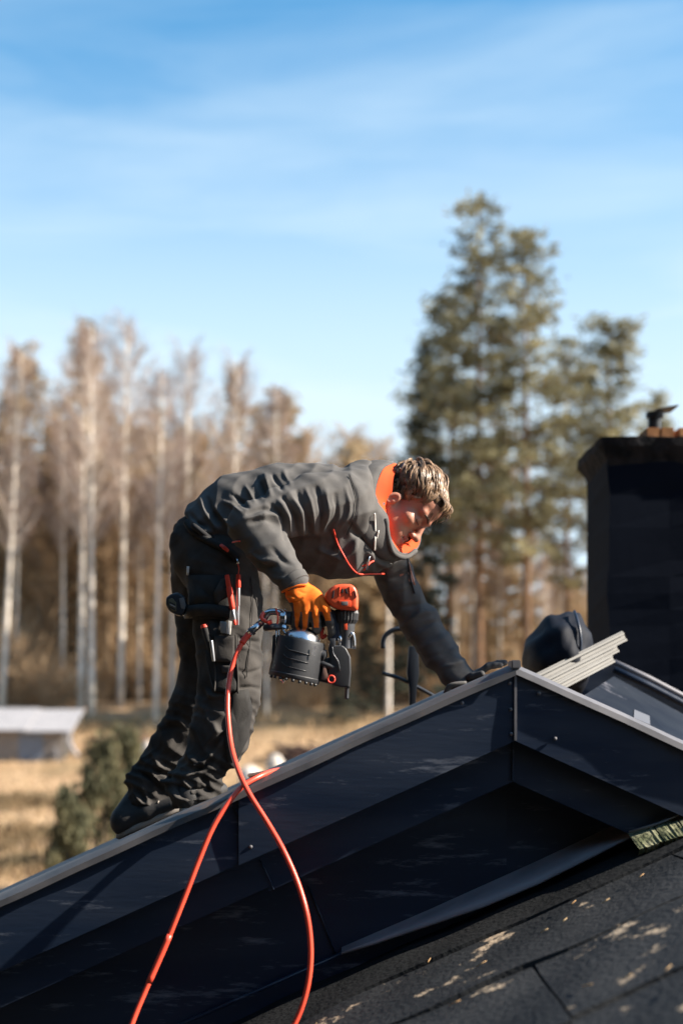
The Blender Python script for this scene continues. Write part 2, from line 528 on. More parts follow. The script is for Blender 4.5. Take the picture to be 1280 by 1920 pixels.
# the pines on the right
plant('pineA', 897, 372, 64, 'pine_tree', 'tallest pine of the group right of the worker, its top highest in the picture', 'pine tree', GP, rot=0.6, wide=1.12)
plant('pineB', 986, 438, 62, 'pine_tree', 'second tallest pine, with a thick dark trunk standing right of the tallest pine', 'pine tree', GP, rot=2.0, wide=1.12)
plant('pineC', 1150, 600, 66, 'pine_tree', 'pine with a ragged open top just left of the black chimney', 'pine tree', GP, rot=1.0, wide=1.4)
plant('pineC', 838, 560, 69, 'pine_tree', 'slender pine on the left flank of the tallest pine', 'pine tree', GP, rot=4.0, wide=1.25)
plant('pineB', 1062, 640, 71, 'pine_tree', 'lower pine filling the gap between the two right-hand pine tops', 'pine tree', GP, rot=5.1)
plant('pineC', 1232, 745, 72, 'pine_tree', 'pine whose top shows just above the chimney cap', 'pine tree', GP, rot=3.0)
plant('spruceA', 790, 640, 67, 'spruce_tree', 'dark bushy spruce at the left foot of the tall pines', 'spruce tree', GS, rot=1.2, wide=0.85)
plant('brownB', 935, 800, 82, 'pine_tree', 'brownish pine low behind the two tallest pines', 'pine tree', GP)
plant('spruceA', 690, 1130, 66, 'spruce_tree', 'small dark spruce behind the orange nail gun', 'spruce tree', GS, wide=1.3)
plant('spruceA', 640, 1190, 62, 'spruce_tree', 'low dark young spruce below the nail gun, above the roof edge', 'spruce tree', GS, wide=1.5)
# birches, left to right
for key, px, top, Y, lean, lab in (
    ('birchA', 4, 640, 70, 0.058, 'leaning white birch at the left edge of the picture'),
    ('birchA', 152, 612, 70, 0.012, 'left one of the two tall white birches standing close together'),
    ('birchA', 172, 596, 67, 0.004, 'right one of the two tall white birches standing close together'),
    ('birchA', 226, 590, 74, 0.020, 'thin white birch just right of the close pair'),
    ('birchB', 292, 700, 64, 0.012, 'white birch trunk directly left of the worker’s bent legs'),
    ('birchA', 350, 640, 76, 0.0, 'pale birch rising above the worker’s hips'),
    ('birchA', 436, 660, 74, 0.008, 'white birch rising above the middle of the worker’s back'),
    ('birchB', 512, 735, 78, 0.006, 'faint birch above the worker’s shoulder blades'),
    ('birchB', 118, 790, 76, 0.0, 'short pale birch left of the close pair of birches'),
    ('birchC', 322, 830, 70, 0.0, 'slim birch with its trunk half hidden by the worker’s thigh'),
    ('birchC', 262, 900, 82, 0.01, 'slight birch deep among the brown conifers'),
    ('birchB', 728, 900, 60, 0.0, 'white birch trunk seen under the worker’s outstretched arm'),
    ('birchC', 500, 900, 66, 0.0, 'pale trunk between the worker’s thighs and the nail gun'),
    ('birchC', 885, 960, 74, 0.0, 'pale trunk below the tallest pine above the roof edge'),
    ('birchC', 852, 980, 70, 0.01, 'thin pale trunk right beside the worker’s forearm'),
    ('birchC', 935, 990, 72, 0.0, 'thin pale trunk just left of the thick pine trunk'),
    ('birchC', 1050, 1010, 72, 0.0, 'thin pale trunk just left of the chimney’s foot'),
    ('birchC', 76, 870, 80, 0.0, 'thin birch between the leaning birch and the close pair'),
    ('birchC', 30, 830, 84, 0.02, 'slight birch behind the leaning birch'),
    ('birchC', 1020, 1040, 76, 0.0, 'faint pale trunk right of the thick pine trunk')):
    plant(key, px, top, Y, 'birch_tree', lab, 'birch tree', GB, lean=lean)
for key, px, top, Y, wide, lab in (
    ('brownA', 166, 602, 88, 1.15, 'tallest brown conifer, its crown behind the close pair of birches'),
    ('brownB', 270, 800, 92, 1.15, 'brown pine deep in the wood right of the close pair of birches'),
    ('brownA', 90, 800, 92, 1.2, 'brown conifer deep in the wood right of the leaning birch'),
    ('brownA', 200, 720, 92, 1.0, 'brown conifer just right behind the tallest brown conifer'),
    ('brownB', 350, 790, 94, 1.2, 'brown pine behind the birch above the worker’s hips'),
    ('brownA', 480, 760, 94, 1.2, 'brown conifer behind the middle of the worker’s back'),
    ('brownB', 46, 650, 92, 1.0, 'brown conifer whose thin top is behind the leaning birch'),
    ('brownA', 440, 690, 93, 1.0, 'brown conifer behind the birch over the worker’s back'),
    ('brownB', 528, 735, 90, 1.25, 'round-topped brown pine above the worker’s shoulders'),
    ('bareB', 575, 800, 92, 0.9, 'leafless brown tree at the right end of the left-hand wood'),
    ('brownA', 300, 760, 98, 1.0, 'brown conifer between two birches left of the worker’s hips'),
    ('bareA', 395, 790, 92, 1.1, 'leafless brown tree right above the worker’s lower back'),
    ('bareB', 110, 740, 90, 1.1, 'leafless brown tree left of the tallest brown conifer'),
    ('bareA', 240, 760, 90, 1.1, 'leafless brown tree right of the tallest brown conifer'),
    ('brownA', 8, 740, 90, 1.1, 'brown conifer at the left edge under the leaning birch'),
    ('bareB', 205, 880, 82, 1.3, 'short leafless brown tree under the close pair of birches'),
    ('bareA', 70, 900, 84, 1.3, 'short leafless brown tree beside the leaning birch’s trunk'),
    ('bareB', 330, 900, 86, 1.3, 'short leafless brown tree just left of the worker’s seat'),
    ('bareA', 655, 800, 104, 1.0, 'far leafless brown tree showing above the worker’s collar'),
    ('bareB', 712, 820, 100, 1.0, 'far leafless brown tree showing just left of the dark spruce'),
    ('bareA', 615, 860, 104, 1.1, 'far leafless brown tree low over the worker’s shoulder'),
    ('bareB', 860, 880, 92, 1.4, 'leafless brown tree low behind the worker’s head'),
    ('bareA', 1000, 980, 92, 1.5, 'short leafless brown tree low behind the thick pine trunk'),
    ('bareB', 600, 1010, 88, 1.5, 'short leafless brown tree behind the glove and nail gun'),
    ('bareA', 770, 960, 90, 1.4, 'short leafless brown tree beneath the worker’s chin'),
    ('bareB', 920, 1000, 88, 1.5, 'short leafless brown tree over the roof edge under the pines'),
    ('bareA', 1080, 1060, 90, 1.5, 'short leafless brown tree against the chimney’s left side')):
    if key.startswith('bare'): plant(key, px, top, Y - 4, 'bare_tree', lab, 'tree', GR, wide=wide * 1.15)
    else: plant(key, px, top, Y, 'conifer_tree', lab, 'conifer', GC, wide=wide)
plant('spruceA', 560, 820, 90, 'spruce_tree', 'dark spruce top beside the round-topped brown pine', 'spruce tree', GS, wide=0.7)

# the far wood behind them: one mass nobody could count
m_far = mat('far_forest_foliage', (0.48, 0.38, 0.25), 0.9, trans=0.4, col2=(0.33, 0.25, 0.155), scale=0.15, lo=0.4, hi=0.6, spec=0.1)
def far_wood():
    g = np.random.default_rng(77)
    VV, QQ, off = [], [], 0
    base = [conifer(40 + i, 16.0, 2.6, 0.05, 40, 'spruce', 0.30, 6, 0.15) for i in range(3)]
    for i in range(150):
        Y = g.uniform(92, 132)
        px = g.uniform(-420, 1750)
        top = 880 + g.normal() * 40 if px < 760 else 1075 + g.normal() * 35
        x = (px - 640) / F * Y
        z0 = float(gz(x, Y)); h = CZ + (HOR - top) / F * Y - z0
        TV, TF, CV, CQ = base[i % 3]
        s = h / 16.0
        a = g.uniform(0, 6.28); c, sn = math.cos(a), math.sin(a)
        V = CV @ np.array([[c, sn, 0], [-sn, c, 0], [0, 0, 1]]) * np.array([s * 1.5, s * 1.5, s]) + np.array([x, Y, z0])
        VV.append(V); QQ.append(CQ + off); off += len(V)
        Vt, Qt = tube_arr([(x, Y, z0 - 0.2), (x, Y, z0 + h)], [0.2, 0.03], 5, caps=False)
        VV.append(Vt); QQ.append(np.array(Qt) + off); off += len(Vt)
    o = mesh_np('far_forest', np.vstack(VV), np.vstack(QQ), m_far, smooth=False)
    tag(o, 'distant brown forest closing the view behind the nearer trees', 'forest', kind='stuff')
far_wood()

# unseen spruce wood added behind the camera to cut the fill light
def add_light_blockers():
    g = np.random.default_rng(78)
    VV, QQ, off = [], [], 0
    base = [conifer(50 + i, 16.0, 2.6, 0.04, 46, 'spruce', 0.34, 6, 0.15) for i in range(3)]
    for i in range(110):
        a = g.uniform(R_(146), R_(306)); d = g.uniform(11, 30)
        x, y = d * math.sin(a), d * math.cos(a)
        TV, TF, CV, CQ = base[i % 3]
        s = g.uniform(15, 20) / 16.0
        V = CV * np.array([s * 1.5, s * 1.5, s]) + np.array([x, y, float(gz(x, y))])
        VV.append(V); QQ.append(CQ + off); off += len(V)
        Vt, Qt = tube_arr([(x, y, CZ - 4.4), (x, y, CZ + 10)], [0.2, 0.05], 5, caps=False)
        VV.append(Vt); QQ.append(np.array(Qt) + off); off += len(Vt)
    # unseen bare-stemmed tree added on the right to shade the far arm
    TV, TF, CV, CQ = conifer(91, 21.0, 2.4, 0.72, 40, 'spruce', 0.2, 6, 0.30)
    d = 7.0
    tx, ty = 0.38 - SUN_DIR.x / math.hypot(SUN_DIR.x, SUN_DIR.y) * -d, 4.86 + SUN_DIR.y / math.hypot(SUN_DIR.x, SUN_DIR.y) * d
    z0 = float(gz(tx, ty))
    hh = CZ + 0.3 + d * math.tan(SUN_EL) - z0
    ring = TV[:72][np.abs(TV[:72, 2] - hh) < 2.0]
    off2 = np.array([tx - ring[:, 0].mean(), ty - ring[:, 1].mean(), z0])
    TQ = np.array([(f + f[-1:])[:4] if len(f) == 3 else f for f in map(tuple, TF)])
    TQ = TQ[[len(set(q)) == 4 for q in TQ.tolist()]]
    VV.append(TV + off2); QQ.append(TQ + off); off += len(TV)
    VV.append(CV + off2); QQ.append(CQ + off); off += len(CV)
    o = mesh_np('light_blocker_wood', np.vstack(VV), np.vstack(QQ), m_spruce, smooth=False)
    tag(o, 'unseen dark spruces added to cut fill light, with one tree shading the arm', 'forest', kind='stuff')
add_light_blockers()

# leafless scrub along the foot of the wood
sc_meshes = []
for i in range(4):
    V, Q = scrub(60 + i, 2.0, 1.8, 330)
    me = bpy.data.meshes.new('shrub')
    me.from_pydata([tuple(v) for v in V], [], [tuple(q) for q in Q]); me.update(); me.materials.append(m_scrub)
    sc_meshes.append(me)
g = np.random.default_rng(5)
for i in range(44):
    px = -60 + 1250 * (i + g.random()) / 44; Y = g.uniform(78, 92)
    o = bpy.data.objects.new('shrub', sc_meshes[i % 4]); COL.objects.link(o)
    o.location = G(px, Y, -0.05); o.rotation_euler.z = g.uniform(0, 6.28)
    s = g.uniform(0.8, 1.9); o.scale = (s * 1.2, s * 1.2, s * g.uniform(0.9, 1.6))
    tag(o, 'leafless brown scrub at the foot of the forest edge', 'shrub', 'leafless scrub along the forest edge')

# dry grass on the meadow
def grass():
    g = np.random.default_rng(9)
    n = 26000
    Y = 22 + 52 * g.random(n) ** 0.9
    x = (g.uniform(-140, 1400, n) - 640) / F * Y
    A = np.stack([x, Y, gz(x, Y) - 0.02], 1)
    h = g.uniform(0.05, 0.16, n) * (1 + 2.2 * np.clip((Y - 58) / 10, 0, 1))
    B = A + np.stack([g.normal(size=n) * 0.08, g.normal(size=n) * 0.08, h], 1)
    V, Q = strips(A, B, np.full(n, 0.028), g)
    o = mesh_np('dry_grass', V, Q, mat('dry_grass_blades', (0.40, 0.29, 0.17), 0.9, col2=(0.27, 0.175, 0.095), scale=0.3, spec=0.1), smooth=False)
    tag(o, 'dry yellow winter grass on the meadow', 'grass', kind='stuff')
grass()
def weeds():  # dark clumps partly stand in for shadow strips on the meadow
    g = np.random.default_rng(19)
    A = []
    for k in range(150):
        if k < 70: Y, px = g.normal() * 1.0 + 46, g.uniform(-80, 330)
        elif k < 115: Y, px = g.uniform(31, 40), g.uniform(-60, 180)
        else: Y, px = g.uniform(60, 72), g.uniform(-60, 420)
        n = 46
        c = np.array([(px - 640) / F * Y, Y])
        q = c + g.normal(size=(n, 2)) * np.array([0.9, 0.35])
        A.append(np.stack([q[:, 0], q[:, 1], gz(q[:, 0], q[:, 1]) - 0.02], 1))
    A = np.vstack(A); n = len(A)
    B = A + np.stack([g.normal(size=n) * 0.08, g.normal(size=n) * 0.06, g.uniform(0.10, 0.30, n)], 1)
    V, Q = strips(A, B, np.full(n, 0.03), g)
    o = mesh_np('weed_shade_strips', V, Q, mat('weed_shade_stems', (0.20, 0.135, 0.075), 0.9, col2=(0.12, 0.10, 0.06), scale=0.4, spec=0.1), smooth=False)
    tag(o, 'brown dry weeds, their dark strips added as shade across the meadow', 'weeds', kind='stuff')
weeds()

# green juniper on the meadow below the roof edge
def juniper(name, px, Y, top, R, label, seed, stretch=1.0):
    b = G(px, Y)
    h = CZ + (HOR - top) / F * Y - b.z
    o = thing(name, label, 'bush', b, 'green bushes on the meadow')
    g = np.random.default_rng(seed)
    C = []
    for k in range(46):
        u = g.random() ** 0.8
        a = g.uniform(0, 6.28); r = R * g.random() ** 0.5 * (1 - u * 0.75)
        p = np.array([r * math.cos(a), r * math.sin(a), h * (0.05 + 0.85 * u)])
        n = 60
        t = g.random(n)[:, None]
        C.append(p + t * np.array([0.10 * math.cos(a), 0.10 * math.sin(a), 0.42]) + g.normal(size=(n, 3)) * 0.075)
    C = np.vstack(C); n = len(C)
    U = rand_dirs(n, g) * 0.35 + np.array([0, 0, 0.8]); W = np.cross(U, rand_dirs(n, g)); W /= np.linalg.norm(W, axis=1)[:, None]
    s = g.uniform(0.04, 0.085, n)[:, None]
    V, Q = leaf_quads(C + np.array(b), U * s, W * s * 0.35)
    mesh_np('foliage', V, Q, MATS['juniper'], o, smooth=False)
    items = [([(b.x, b.y, b.z - 0.1), (b.x + g.normal() * 0.15, b.y + g.normal() * 0.15, b.z + h * 0.6)], [0.035, 0.012]) for k in range(5)]
    tubes('stem', items, m_bark_dark, o, 5)
mat('juniper', (0.17, 0.155, 0.085), 0.8, trans=0.3, col2=(0.065, 0.07, 0.042), scale=1.6, lo=0.38, hi=0.62, spec=0.2)
juniper('juniper_bush', 192, 29, 1392, 0.78, 'green juniper bush behind the worker’s trailing foot', 3)
juniper('juniper_bush', 238, 33, 1362, 0.55, 'narrower green juniper close left of the worker’s shin', 4)
juniper('juniper_bush', 128, 27.5, 1495, 0.35, 'smallest green juniper, low at the left of the big one', 6)

# brush piles and pale boulders at the meadow's edge
m_boulder = mat('pale_boulder', (0.55, 0.50, 0.45), 0.85, col2=(0.42, 0.37, 0.32), scale=2.0, bump=0.03)
def boulder(px, py, Y, rx, rz, seed, label):
    g = np.random.default_rng(seed)
    bm = bmesh.new(); bmesh.ops.create_icosphere(bm, subdivisions=3, radius=1.0)
    ph = g.uniform(0, 6, 6)
    c = P(px, py, Y)
    z0 = float(gz(c.x, Y))
    for v in bm.verts:
        k = 1 + 0.10 * math.sin(v.co.x * 2.3 + ph[0]) + 0.09 * math.sin(v.co.y * 2.9 + ph[1]) + 0.08 * math.sin(v.co.z * 3.1 + ph[2])
        v.co = Vector((c.x + v.co.x * rx * k, Y + v.co.y * rx * k, z0 + rz * 0.8 + v.co.z * rz * k))
    o = bm_obj('boulder', bm, m_boulder, None, smooth=True)
    tag(o, label, 'boulder', 'pale boulders at the edge of the meadow')
boulder(472, 1392, 50, 0.42, 0.5, 1, 'pale boulder right behind the worker’s shin')
boulder(516, 1394, 52, 0.36, 0.55, 2, 'upright pale boulder between the worker’s shin and the roof edge')
boulder(538, 1414, 51, 0.28, 0.3, 3, 'smaller rounded pale boulder at the right of the upright one')
boulder(276, 1388, 58, 0.22, 0.55, 4, 'narrow pale boulder in front of the brush heap left of the worker')
def brush_heap(px, Y, L, H, seed, label):
    g = np.random.default_rng(seed)
    b = G(px, Y)
    items = []
    for i in range(70):
        a = g.normal() * 0.35
        c = np.array(b) + np.array([g.normal() * L * 0.3, g.normal() * 0.4, g.uniform(0.05, H)])
        d = np.array([math.cos(a), math.sin(a) * 0.6, g.normal() * 0.15]) * g.uniform(0.4, 1.0)
        items.append(([c - d, c + d], [0.05, 0.03]))
    o = tubes('brush_heap', items, MATS['brush_wood'], None, 5)
    tag(o, label, 'brush heap', 'heaps of cut branches')
mat('brush_wood', (0.11, 0.06, 0.045), 0.9, col2=(0.05, 0.03, 0.025), scale=3)
brush_heap(228, 61, 1.9, 0.75, 1, 'dark heap of cut branches at the forest edge left of the worker')
brush_heap(575, 60, 2.0, 0.7, 2, 'dark heap of cut branches at the forest edge under the nail gun')

# woodshed
def shed():
    Y = 60.0
    def q(px, py, y=Y): return P(px, py, y)
    base = G(60, Y)
    o = thing('woodshed', 'small grey board shed with a pale metal roof on the meadow at the left', 'shed', base)
    m_b = [mat('shed_boards', (0.33, 0.29, 0.25), 0.85, col2=(0.22, 0.19, 0.17), scale=2, stretch=(8, 8, 1)),
           mat('shed_boards_blue', (0.24, 0.28, 0.34), 0.85, col2=(0.17, 0.19, 0.23), scale=2, stretch=(8, 8, 1))]
    m_r = mat('shed_roof_metal', (0.30, 0.29, 0.30), 0.8, col2=(0.24, 0.235, 0.245), scale=3)
    zt, zb = q(0, 1368).z, q(0, 1440).z
    x = q(-240, 0).x; k = 0
    while x < q(118, 0).x:
        px = 640 + x / Y * F
        z1 = zt + 0.004 * k % 0.03
        bx = box('wall_board', (x, Y, zb - 0.1), (x + 0.080, Y + 0.03 + 0.012 * (k % 2), z1), m_b[1] if 34 < px < 78 else m_b[0], o)
        x += 0.105; k += 1
    box('back_wall', (q(-240, 0).x, Y + 0.08, zb - 0.1), (q(118, 0).x, Y + 2.2, zt - 0.05), mat('shed_inside', (0.05, 0.045, 0.04), 0.9), o)
    def roof(p0, p1, lift):
        bm = bmesh.new()
        x0, x1 = q(p0, 0).x, q(p1, 0).x
        zf, zbk = q(0, 1372, Y - .35).z + lift, q(0, 1331, Y + 2.4).z + lift
        n = int((x1 - x0) / 0.09)
        ring = []
        for i in range(n + 1):
            xx = x0 + (x1 - x0) * i / n; d = 0.018 * (i % 2)
            ring.append([bm.verts.new((xx, Y - 0.35, zf + d)), bm.verts.new((xx + 0.02, Y + 2.4, zbk + d)),
                         bm.verts.new((xx, Y - 0.35, zf + d - 0.05)), bm.verts.new((xx + 0.02, Y + 2.4, zbk - 0.05 + d))])
        for i in range(n):
            a, b = ring[i], ring[i + 1]
            bm.faces.new((a[0], b[0], b[1], a[1])); bm.faces.new((a[2], a[3], b[3], b[2]))
            bm.faces.new((a[0], a[2], b[2], b[0])); bm.faces.new((a[1], b[1], b[3], a[3]))
        for e in (ring[0], ring[-1]): bm.faces.new((e[0], e[1], e[3], e[2]))
        bm_obj('roof_sheet', bm, m_r, o)
    roof(-250, 52, 0.07); roof(48, 138, 0.02)
    tube('downpipe', smooth_pts([q(131, 1372, Y - 0.3), q(129, 1388, Y - 0.3), q(136, 1402, Y - 0.3), q(146, 1418, Y - 0.3)], 12), 0.085, m_r, o, 8)
    box('corner_post', (q(103, 0).x, Y - 0.14, zb - 0.2), (q(108, 0).x, Y - 0.02, zt - 0.75), m_r, o)
shed()
# ------------------------------------------------------------------ the house with its metal gable
APX = P(965, 1245, 4.0)                  # apex of the rake line on the gable face
SL = 0.4508                              # roof pitch
def rake(x, Y=None):                     # height of the roof line over x
    return APX.z - SL * abs(x - APX.x)
X = lambda px, Y=4.0: (px - 640) / F * Y
house = thing('house', 'dark house with a black sheet-metal gable, felted lower roof and clad chimney', 'house', (APX.x, 4.0, float(gz(0.5, 4.0))))

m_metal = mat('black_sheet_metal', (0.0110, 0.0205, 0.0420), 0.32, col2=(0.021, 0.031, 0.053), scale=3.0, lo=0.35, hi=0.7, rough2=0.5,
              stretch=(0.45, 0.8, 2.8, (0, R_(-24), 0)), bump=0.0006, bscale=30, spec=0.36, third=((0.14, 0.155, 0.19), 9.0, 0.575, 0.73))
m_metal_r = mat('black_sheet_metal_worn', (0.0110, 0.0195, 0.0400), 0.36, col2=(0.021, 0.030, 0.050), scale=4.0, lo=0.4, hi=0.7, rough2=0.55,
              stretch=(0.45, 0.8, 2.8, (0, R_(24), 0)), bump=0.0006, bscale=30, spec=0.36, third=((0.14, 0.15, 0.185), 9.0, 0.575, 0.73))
m_cap = mat('weathered_metal_edge', (0.155, 0.15, 0.16), 0.55, col2=(0.09, 0.09, 0.10), scale=9, lo=0.4, hi=0.68, metal=0.2,
            third=((0.25, 0.13, 0.07), 5, 0.66, 0.76))
m_soffit = mat('dark_gap', (0.006, 0.007, 0.009), 0.8)
m_flash = mat('bare_flashing', (0.25, 0.245, 0.27), 0.5, col2=(0.15, 0.15, 0.17), scale=5, metal=0.0, lo=0.4, hi=0.65)
m_rooftop = mat('roof_top_metal', (0.105, 0.10, 0.105), 0.6, col2=(0.06, 0.059, 0.063), scale=6, lo=0.38, hi=0.66,
                third=((0.22, 0.13, 0.08), 4, 0.66, 0.78))

def warp(x, z, k, amp):
    return amp * (math.sin(x * 3.1 + k * 1.7) * 0.6 + math.sin(x * 7.3 + z * 5.0 + k) * 0.28 + math.sin(z * 13.0 + x * 2.0 + k * 2.1) * 0.22)

def sheet(name, x0, x1, d0, d1, Y, m, k=0, amp=0.006, ret=0.05, nu=None, nv=8, tilt=0.0, parent=house):
    """a sheet under the rake line between x0 and x1, from drop d0 to drop d1, bent back at its lower and upper edge"""
    bm = bmesh.new()
    nu = nu or max(4, int(abs(x1 - x0) / 0.06))
    rows = []
    for j in range(nv + 1):
        v = j / nv
        row = []
        for i in range(nu + 1):
            x = x0 + (x1 - x0) * i / nu
            z = rake(x) - (d0 + (d1 - d0) * v)
            row.append(bm.verts.new((x, Y + warp(x, z, k, amp) * math.sin(math.pi * (0.12 + 0.76 * v)) - tilt * v, z)))
        rows.append(row)
    top = [bm.verts.new((v.co.x, v.co.y + ret, v.co.z - 0.002)) for v in rows[0]]
    bot = [bm.verts.new((v.co.x, v.co.y + ret, v.co.z + 0.002)) for v in rows[-1]]
    rows = [top] + rows + [bot]
    for j in range(len(rows) - 1):
        for i in range(nu):
            bm.faces.new((rows[j][i], rows[j][i + 1], rows[j + 1][i + 1], rows[j + 1][i]))
    o = bm_obj(name, bm, m, parent, smooth=True)
    o.data.set_sharp_from_angle(angle=R_(35))
    return o

# upper fascia: two sheets left of the corner, one right of it
xs_l = X(-900); xa = APX.x
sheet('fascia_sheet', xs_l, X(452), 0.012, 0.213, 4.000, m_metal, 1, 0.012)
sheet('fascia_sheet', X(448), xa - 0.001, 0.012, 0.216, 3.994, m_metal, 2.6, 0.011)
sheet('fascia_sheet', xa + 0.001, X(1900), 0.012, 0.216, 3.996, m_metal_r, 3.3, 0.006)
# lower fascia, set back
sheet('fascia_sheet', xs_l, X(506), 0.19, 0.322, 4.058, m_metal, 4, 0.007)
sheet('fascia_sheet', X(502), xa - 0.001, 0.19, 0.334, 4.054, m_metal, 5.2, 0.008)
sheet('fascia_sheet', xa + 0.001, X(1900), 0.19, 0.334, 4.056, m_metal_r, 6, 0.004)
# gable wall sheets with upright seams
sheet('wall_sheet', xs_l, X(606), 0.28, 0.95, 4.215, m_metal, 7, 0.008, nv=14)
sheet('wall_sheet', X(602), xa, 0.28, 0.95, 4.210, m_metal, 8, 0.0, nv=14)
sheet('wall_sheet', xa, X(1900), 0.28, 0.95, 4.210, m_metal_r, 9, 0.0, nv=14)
# soffit closing the gap behind the lower fascia
def slab_under(name, x0, x1, d0, d1, Y0, Y1, m, parent=house):
    bm = bmesh.new()
    pts = []
    for x in ((x0, x1) if (x0 - xa) * (x1 - xa) >= 0 else (x0, xa, x1)):
        pts.append(x)
    top0 = [bm.verts.new((x, Y0, rake(x) - d0)) for x in pts]; bot0 = [bm.verts.new((x, Y0, rake(x) - d1)) for x in pts]
    top1 = [bm.verts.new((x, Y1, rake(x) - d0)) for x in pts]; bot1 = [bm.verts.new((x, Y1, rake(x) - d1)) for x in pts]
    for i in range(len(pts) - 1):
        bm.faces.new((top0[i], top0[i + 1], bot0[i + 1], bot0[i])); bm.faces.new((top1[i], bot1[i], bot1[i + 1], top1[i + 1]))
        bm.faces.new((top0[i], top1[i], top1[i + 1], top0[i + 1])); bm.faces.new((bot0[i], bot0[i + 1], bot1[i + 1], bot1[i]))
    bm.faces.new((top0[0], bot0[0], bot1[0], top1[0])); bm.faces.new((top0[-1], top1[-1], bot1[-1], bot0[-1]))
    return bm_obj(name, bm, m, parent)
slab_under('soffit', xs_l, X(1900), 0.285, 0.315, 4.066, 4.204, m_soffit)
# corner seam and upright seam folds
def seam(x, d0, d1, Y, w, m):
    o = box('seam', (x - w / 2, Y - 0.006, rake(x) - d1), (x + w / 2, Y + 0.01, rake(x) - d0), m, house)
    return o
seam(xa, 0.006, 0.215, 3.992, 0.007, m_cap)
seam(xa, 0.215, 0.33, 4.05, 0.005, m_metal)
def slant_seam(p0, p1, Y, w):
    a, b = P(*p0, Y), P(*p1, Y)
    tube('seam', [a, (a + b) / 2 + Vector((0.002, -0.001, 0)), b], w, m_metal, house, 6)
slant_seam((436, 1504), (478, 1602), 3.997, 0.0022)
slant_seam((487, 1612), (513, 1668), 4.053, 0.002)
slant_seam((578, 1662), (628, 1788), 4.207, 0.0026)
# screws at the corner
for px, py in ((955, 1281), (957, 1330), (958, 1376), (866, 1318), (1010, 1300), (1040, 1385), (742, 1420), (470, 1588)):
    p = P(px, py, 3.992)
    bm = bmesh.new(); bmesh.ops.create_uvsphere(bm, u_segments=8, v_segments=5, radius=0.0055)
    for v in bm.verts: v.co = Vector((v.co.x, v.co.y * 0.6, v.co.z)) + p
    bm_obj('screw', bm, m_cap, house, smooth=True)

# cap along the rake: slanted lip, then flat top
def rake_cap(x0, x1, m, wig):
    bm = bmesh.new()
    prof = [(3.980, -0.030), (3.984, -0.012), (4.012, 0.0), (4.085, 0.004), (4.090, -0.018)]
    n = int(abs(x1 - x0) / 0.05)
    rows = []
    for i in range(n + 1):
        x = x0 + (x1 - x0) * i / n
        w = 0.0022 * math.sin(x * 9 + wig) + 0.0014 * math.sin(x * 23 + wig)
        rows.append([bm.verts.new((x, y + w, rake(x) + z + w * 0.6)) for y, z in prof])
    for i in range(n):
        for j in range(len(prof) - 1):
            bm.faces.new((rows[i][j], rows[i + 1][j], rows[i + 1][j + 1], rows[i][j + 1]))
    o = bm_obj('rake_cap', bm, m, house, smooth=True)
    o.data.set_sharp_from_angle(angle=R_(30))
m_cap_l = mat('rake_edge_stained', (0.085, 0.080, 0.082), 0.6, col2=(0.045, 0.045, 0.05), scale=9, lo=0.4, hi=0.68, third=((0.17, 0.10, 0.06), 5, 0.58, 0.70))
rake_cap(xs_l, xa - 0.0005, m_cap_l, 0.0)
rake_cap(xa + 0.0005, X(1900), m_cap, 2.0)
# little folded tab on the apex
tb = P(966, 1243, 3.985)
box('apex_tab', (tb.x - 0.012, 3.978, tb.z - 0.016), (tb.x + 0.014, 4.07, tb.z + 0.008), m_cap, house, bevel=0.003)

# roof slopes behind the cap
U_ = 0.018
def slope(name, x0, x1, Y0, Y1, off, m):
    bm = bmesh.new()
    vs_ = [bm.verts.new((x, y, rake(x) - off + dz)) for dz in (0, -0.05) for x, y in ((x0, Y0), (x1, Y0), (x1, Y1), (x0, Y1))]
    bm.faces.new(vs_[0:4]); bm.faces.new(vs_[4:8][::-1])
    for i in range(4): bm.faces.new((vs_[i], vs_[4 + i], vs_[4 + (i + 1) % 4], vs_[(i + 1) % 4]))
    return bm_obj(name, bm, m, house)
YB = 5.15
slope('roof_slope', xs_l, xa - 0.001, 4.091, YB, U_, m_rooftop)
slope('roof_slope', xa + 0.001, X(1900), 4.091, YB, U_, m_rooftop)
m_wall = mat('house_wall', (0.05, 0.05, 0.055), 0.8, col2=(0.035, 0.035, 0.04), scale=3)
box('house_wall', (X(-760), 4.26, float(gz(0, 4)) - 0.3), (X(1760), YB - 0.15, rake(X(-760)) - 0.12), m_wall, house)
slab_under('gable_core', X(-760), X(1760), 0.09, 0.55, 4.23, YB - 0.15, m_soffit)

# the rear, higher roof at the right that carries the chimney
def panel_poly(name, top_px, Y, bottom, m, thick=0.05, k=0):
    bm = bmesh.new()
    a = [P(px, py, Y) for px, py in top_px]
    t0 = [bm.verts.new(p) for p in a]; b0 = [bm.verts.new((p.x, Y, p.z - bottom)) for p in a]
    t1 = [bm.verts.new((p.x, Y + thick, p.z)) for p in a]; b1 = [bm.verts.new((p.x, Y + thick, p.z - bottom)) for p in a]
    n = len(a)
    for i in range(n - 1):
        bm.faces.new((t0[i], t0[i + 1], b0[i + 1], b0[i])); bm.faces.new((t1[i], b1[i], b1[i + 1], t1[i + 1]))
        bm.faces.new((t0[i], t1[i], t1[i + 1], t0[i + 1])); bm.faces.new((b0[i], b0[i + 1], b1[i + 1], b1[i]))
    bm.faces.new((t0[0], b0[0], b1[0], t1[0])); bm.faces.new((t0[-1], t1[-1], b1[-1], b0[-1]))
    return bm_obj(name, bm, m, house)
rear_top = [(1000, 1262), (1075, 1238), (1150, 1238), (1215, 1268), (1280, 1302), (1500, 1404), (1800, 1540)]
panel_poly('rear_upstand', rear_top, 6.0, 0.9, m_metal_r, 0.3)
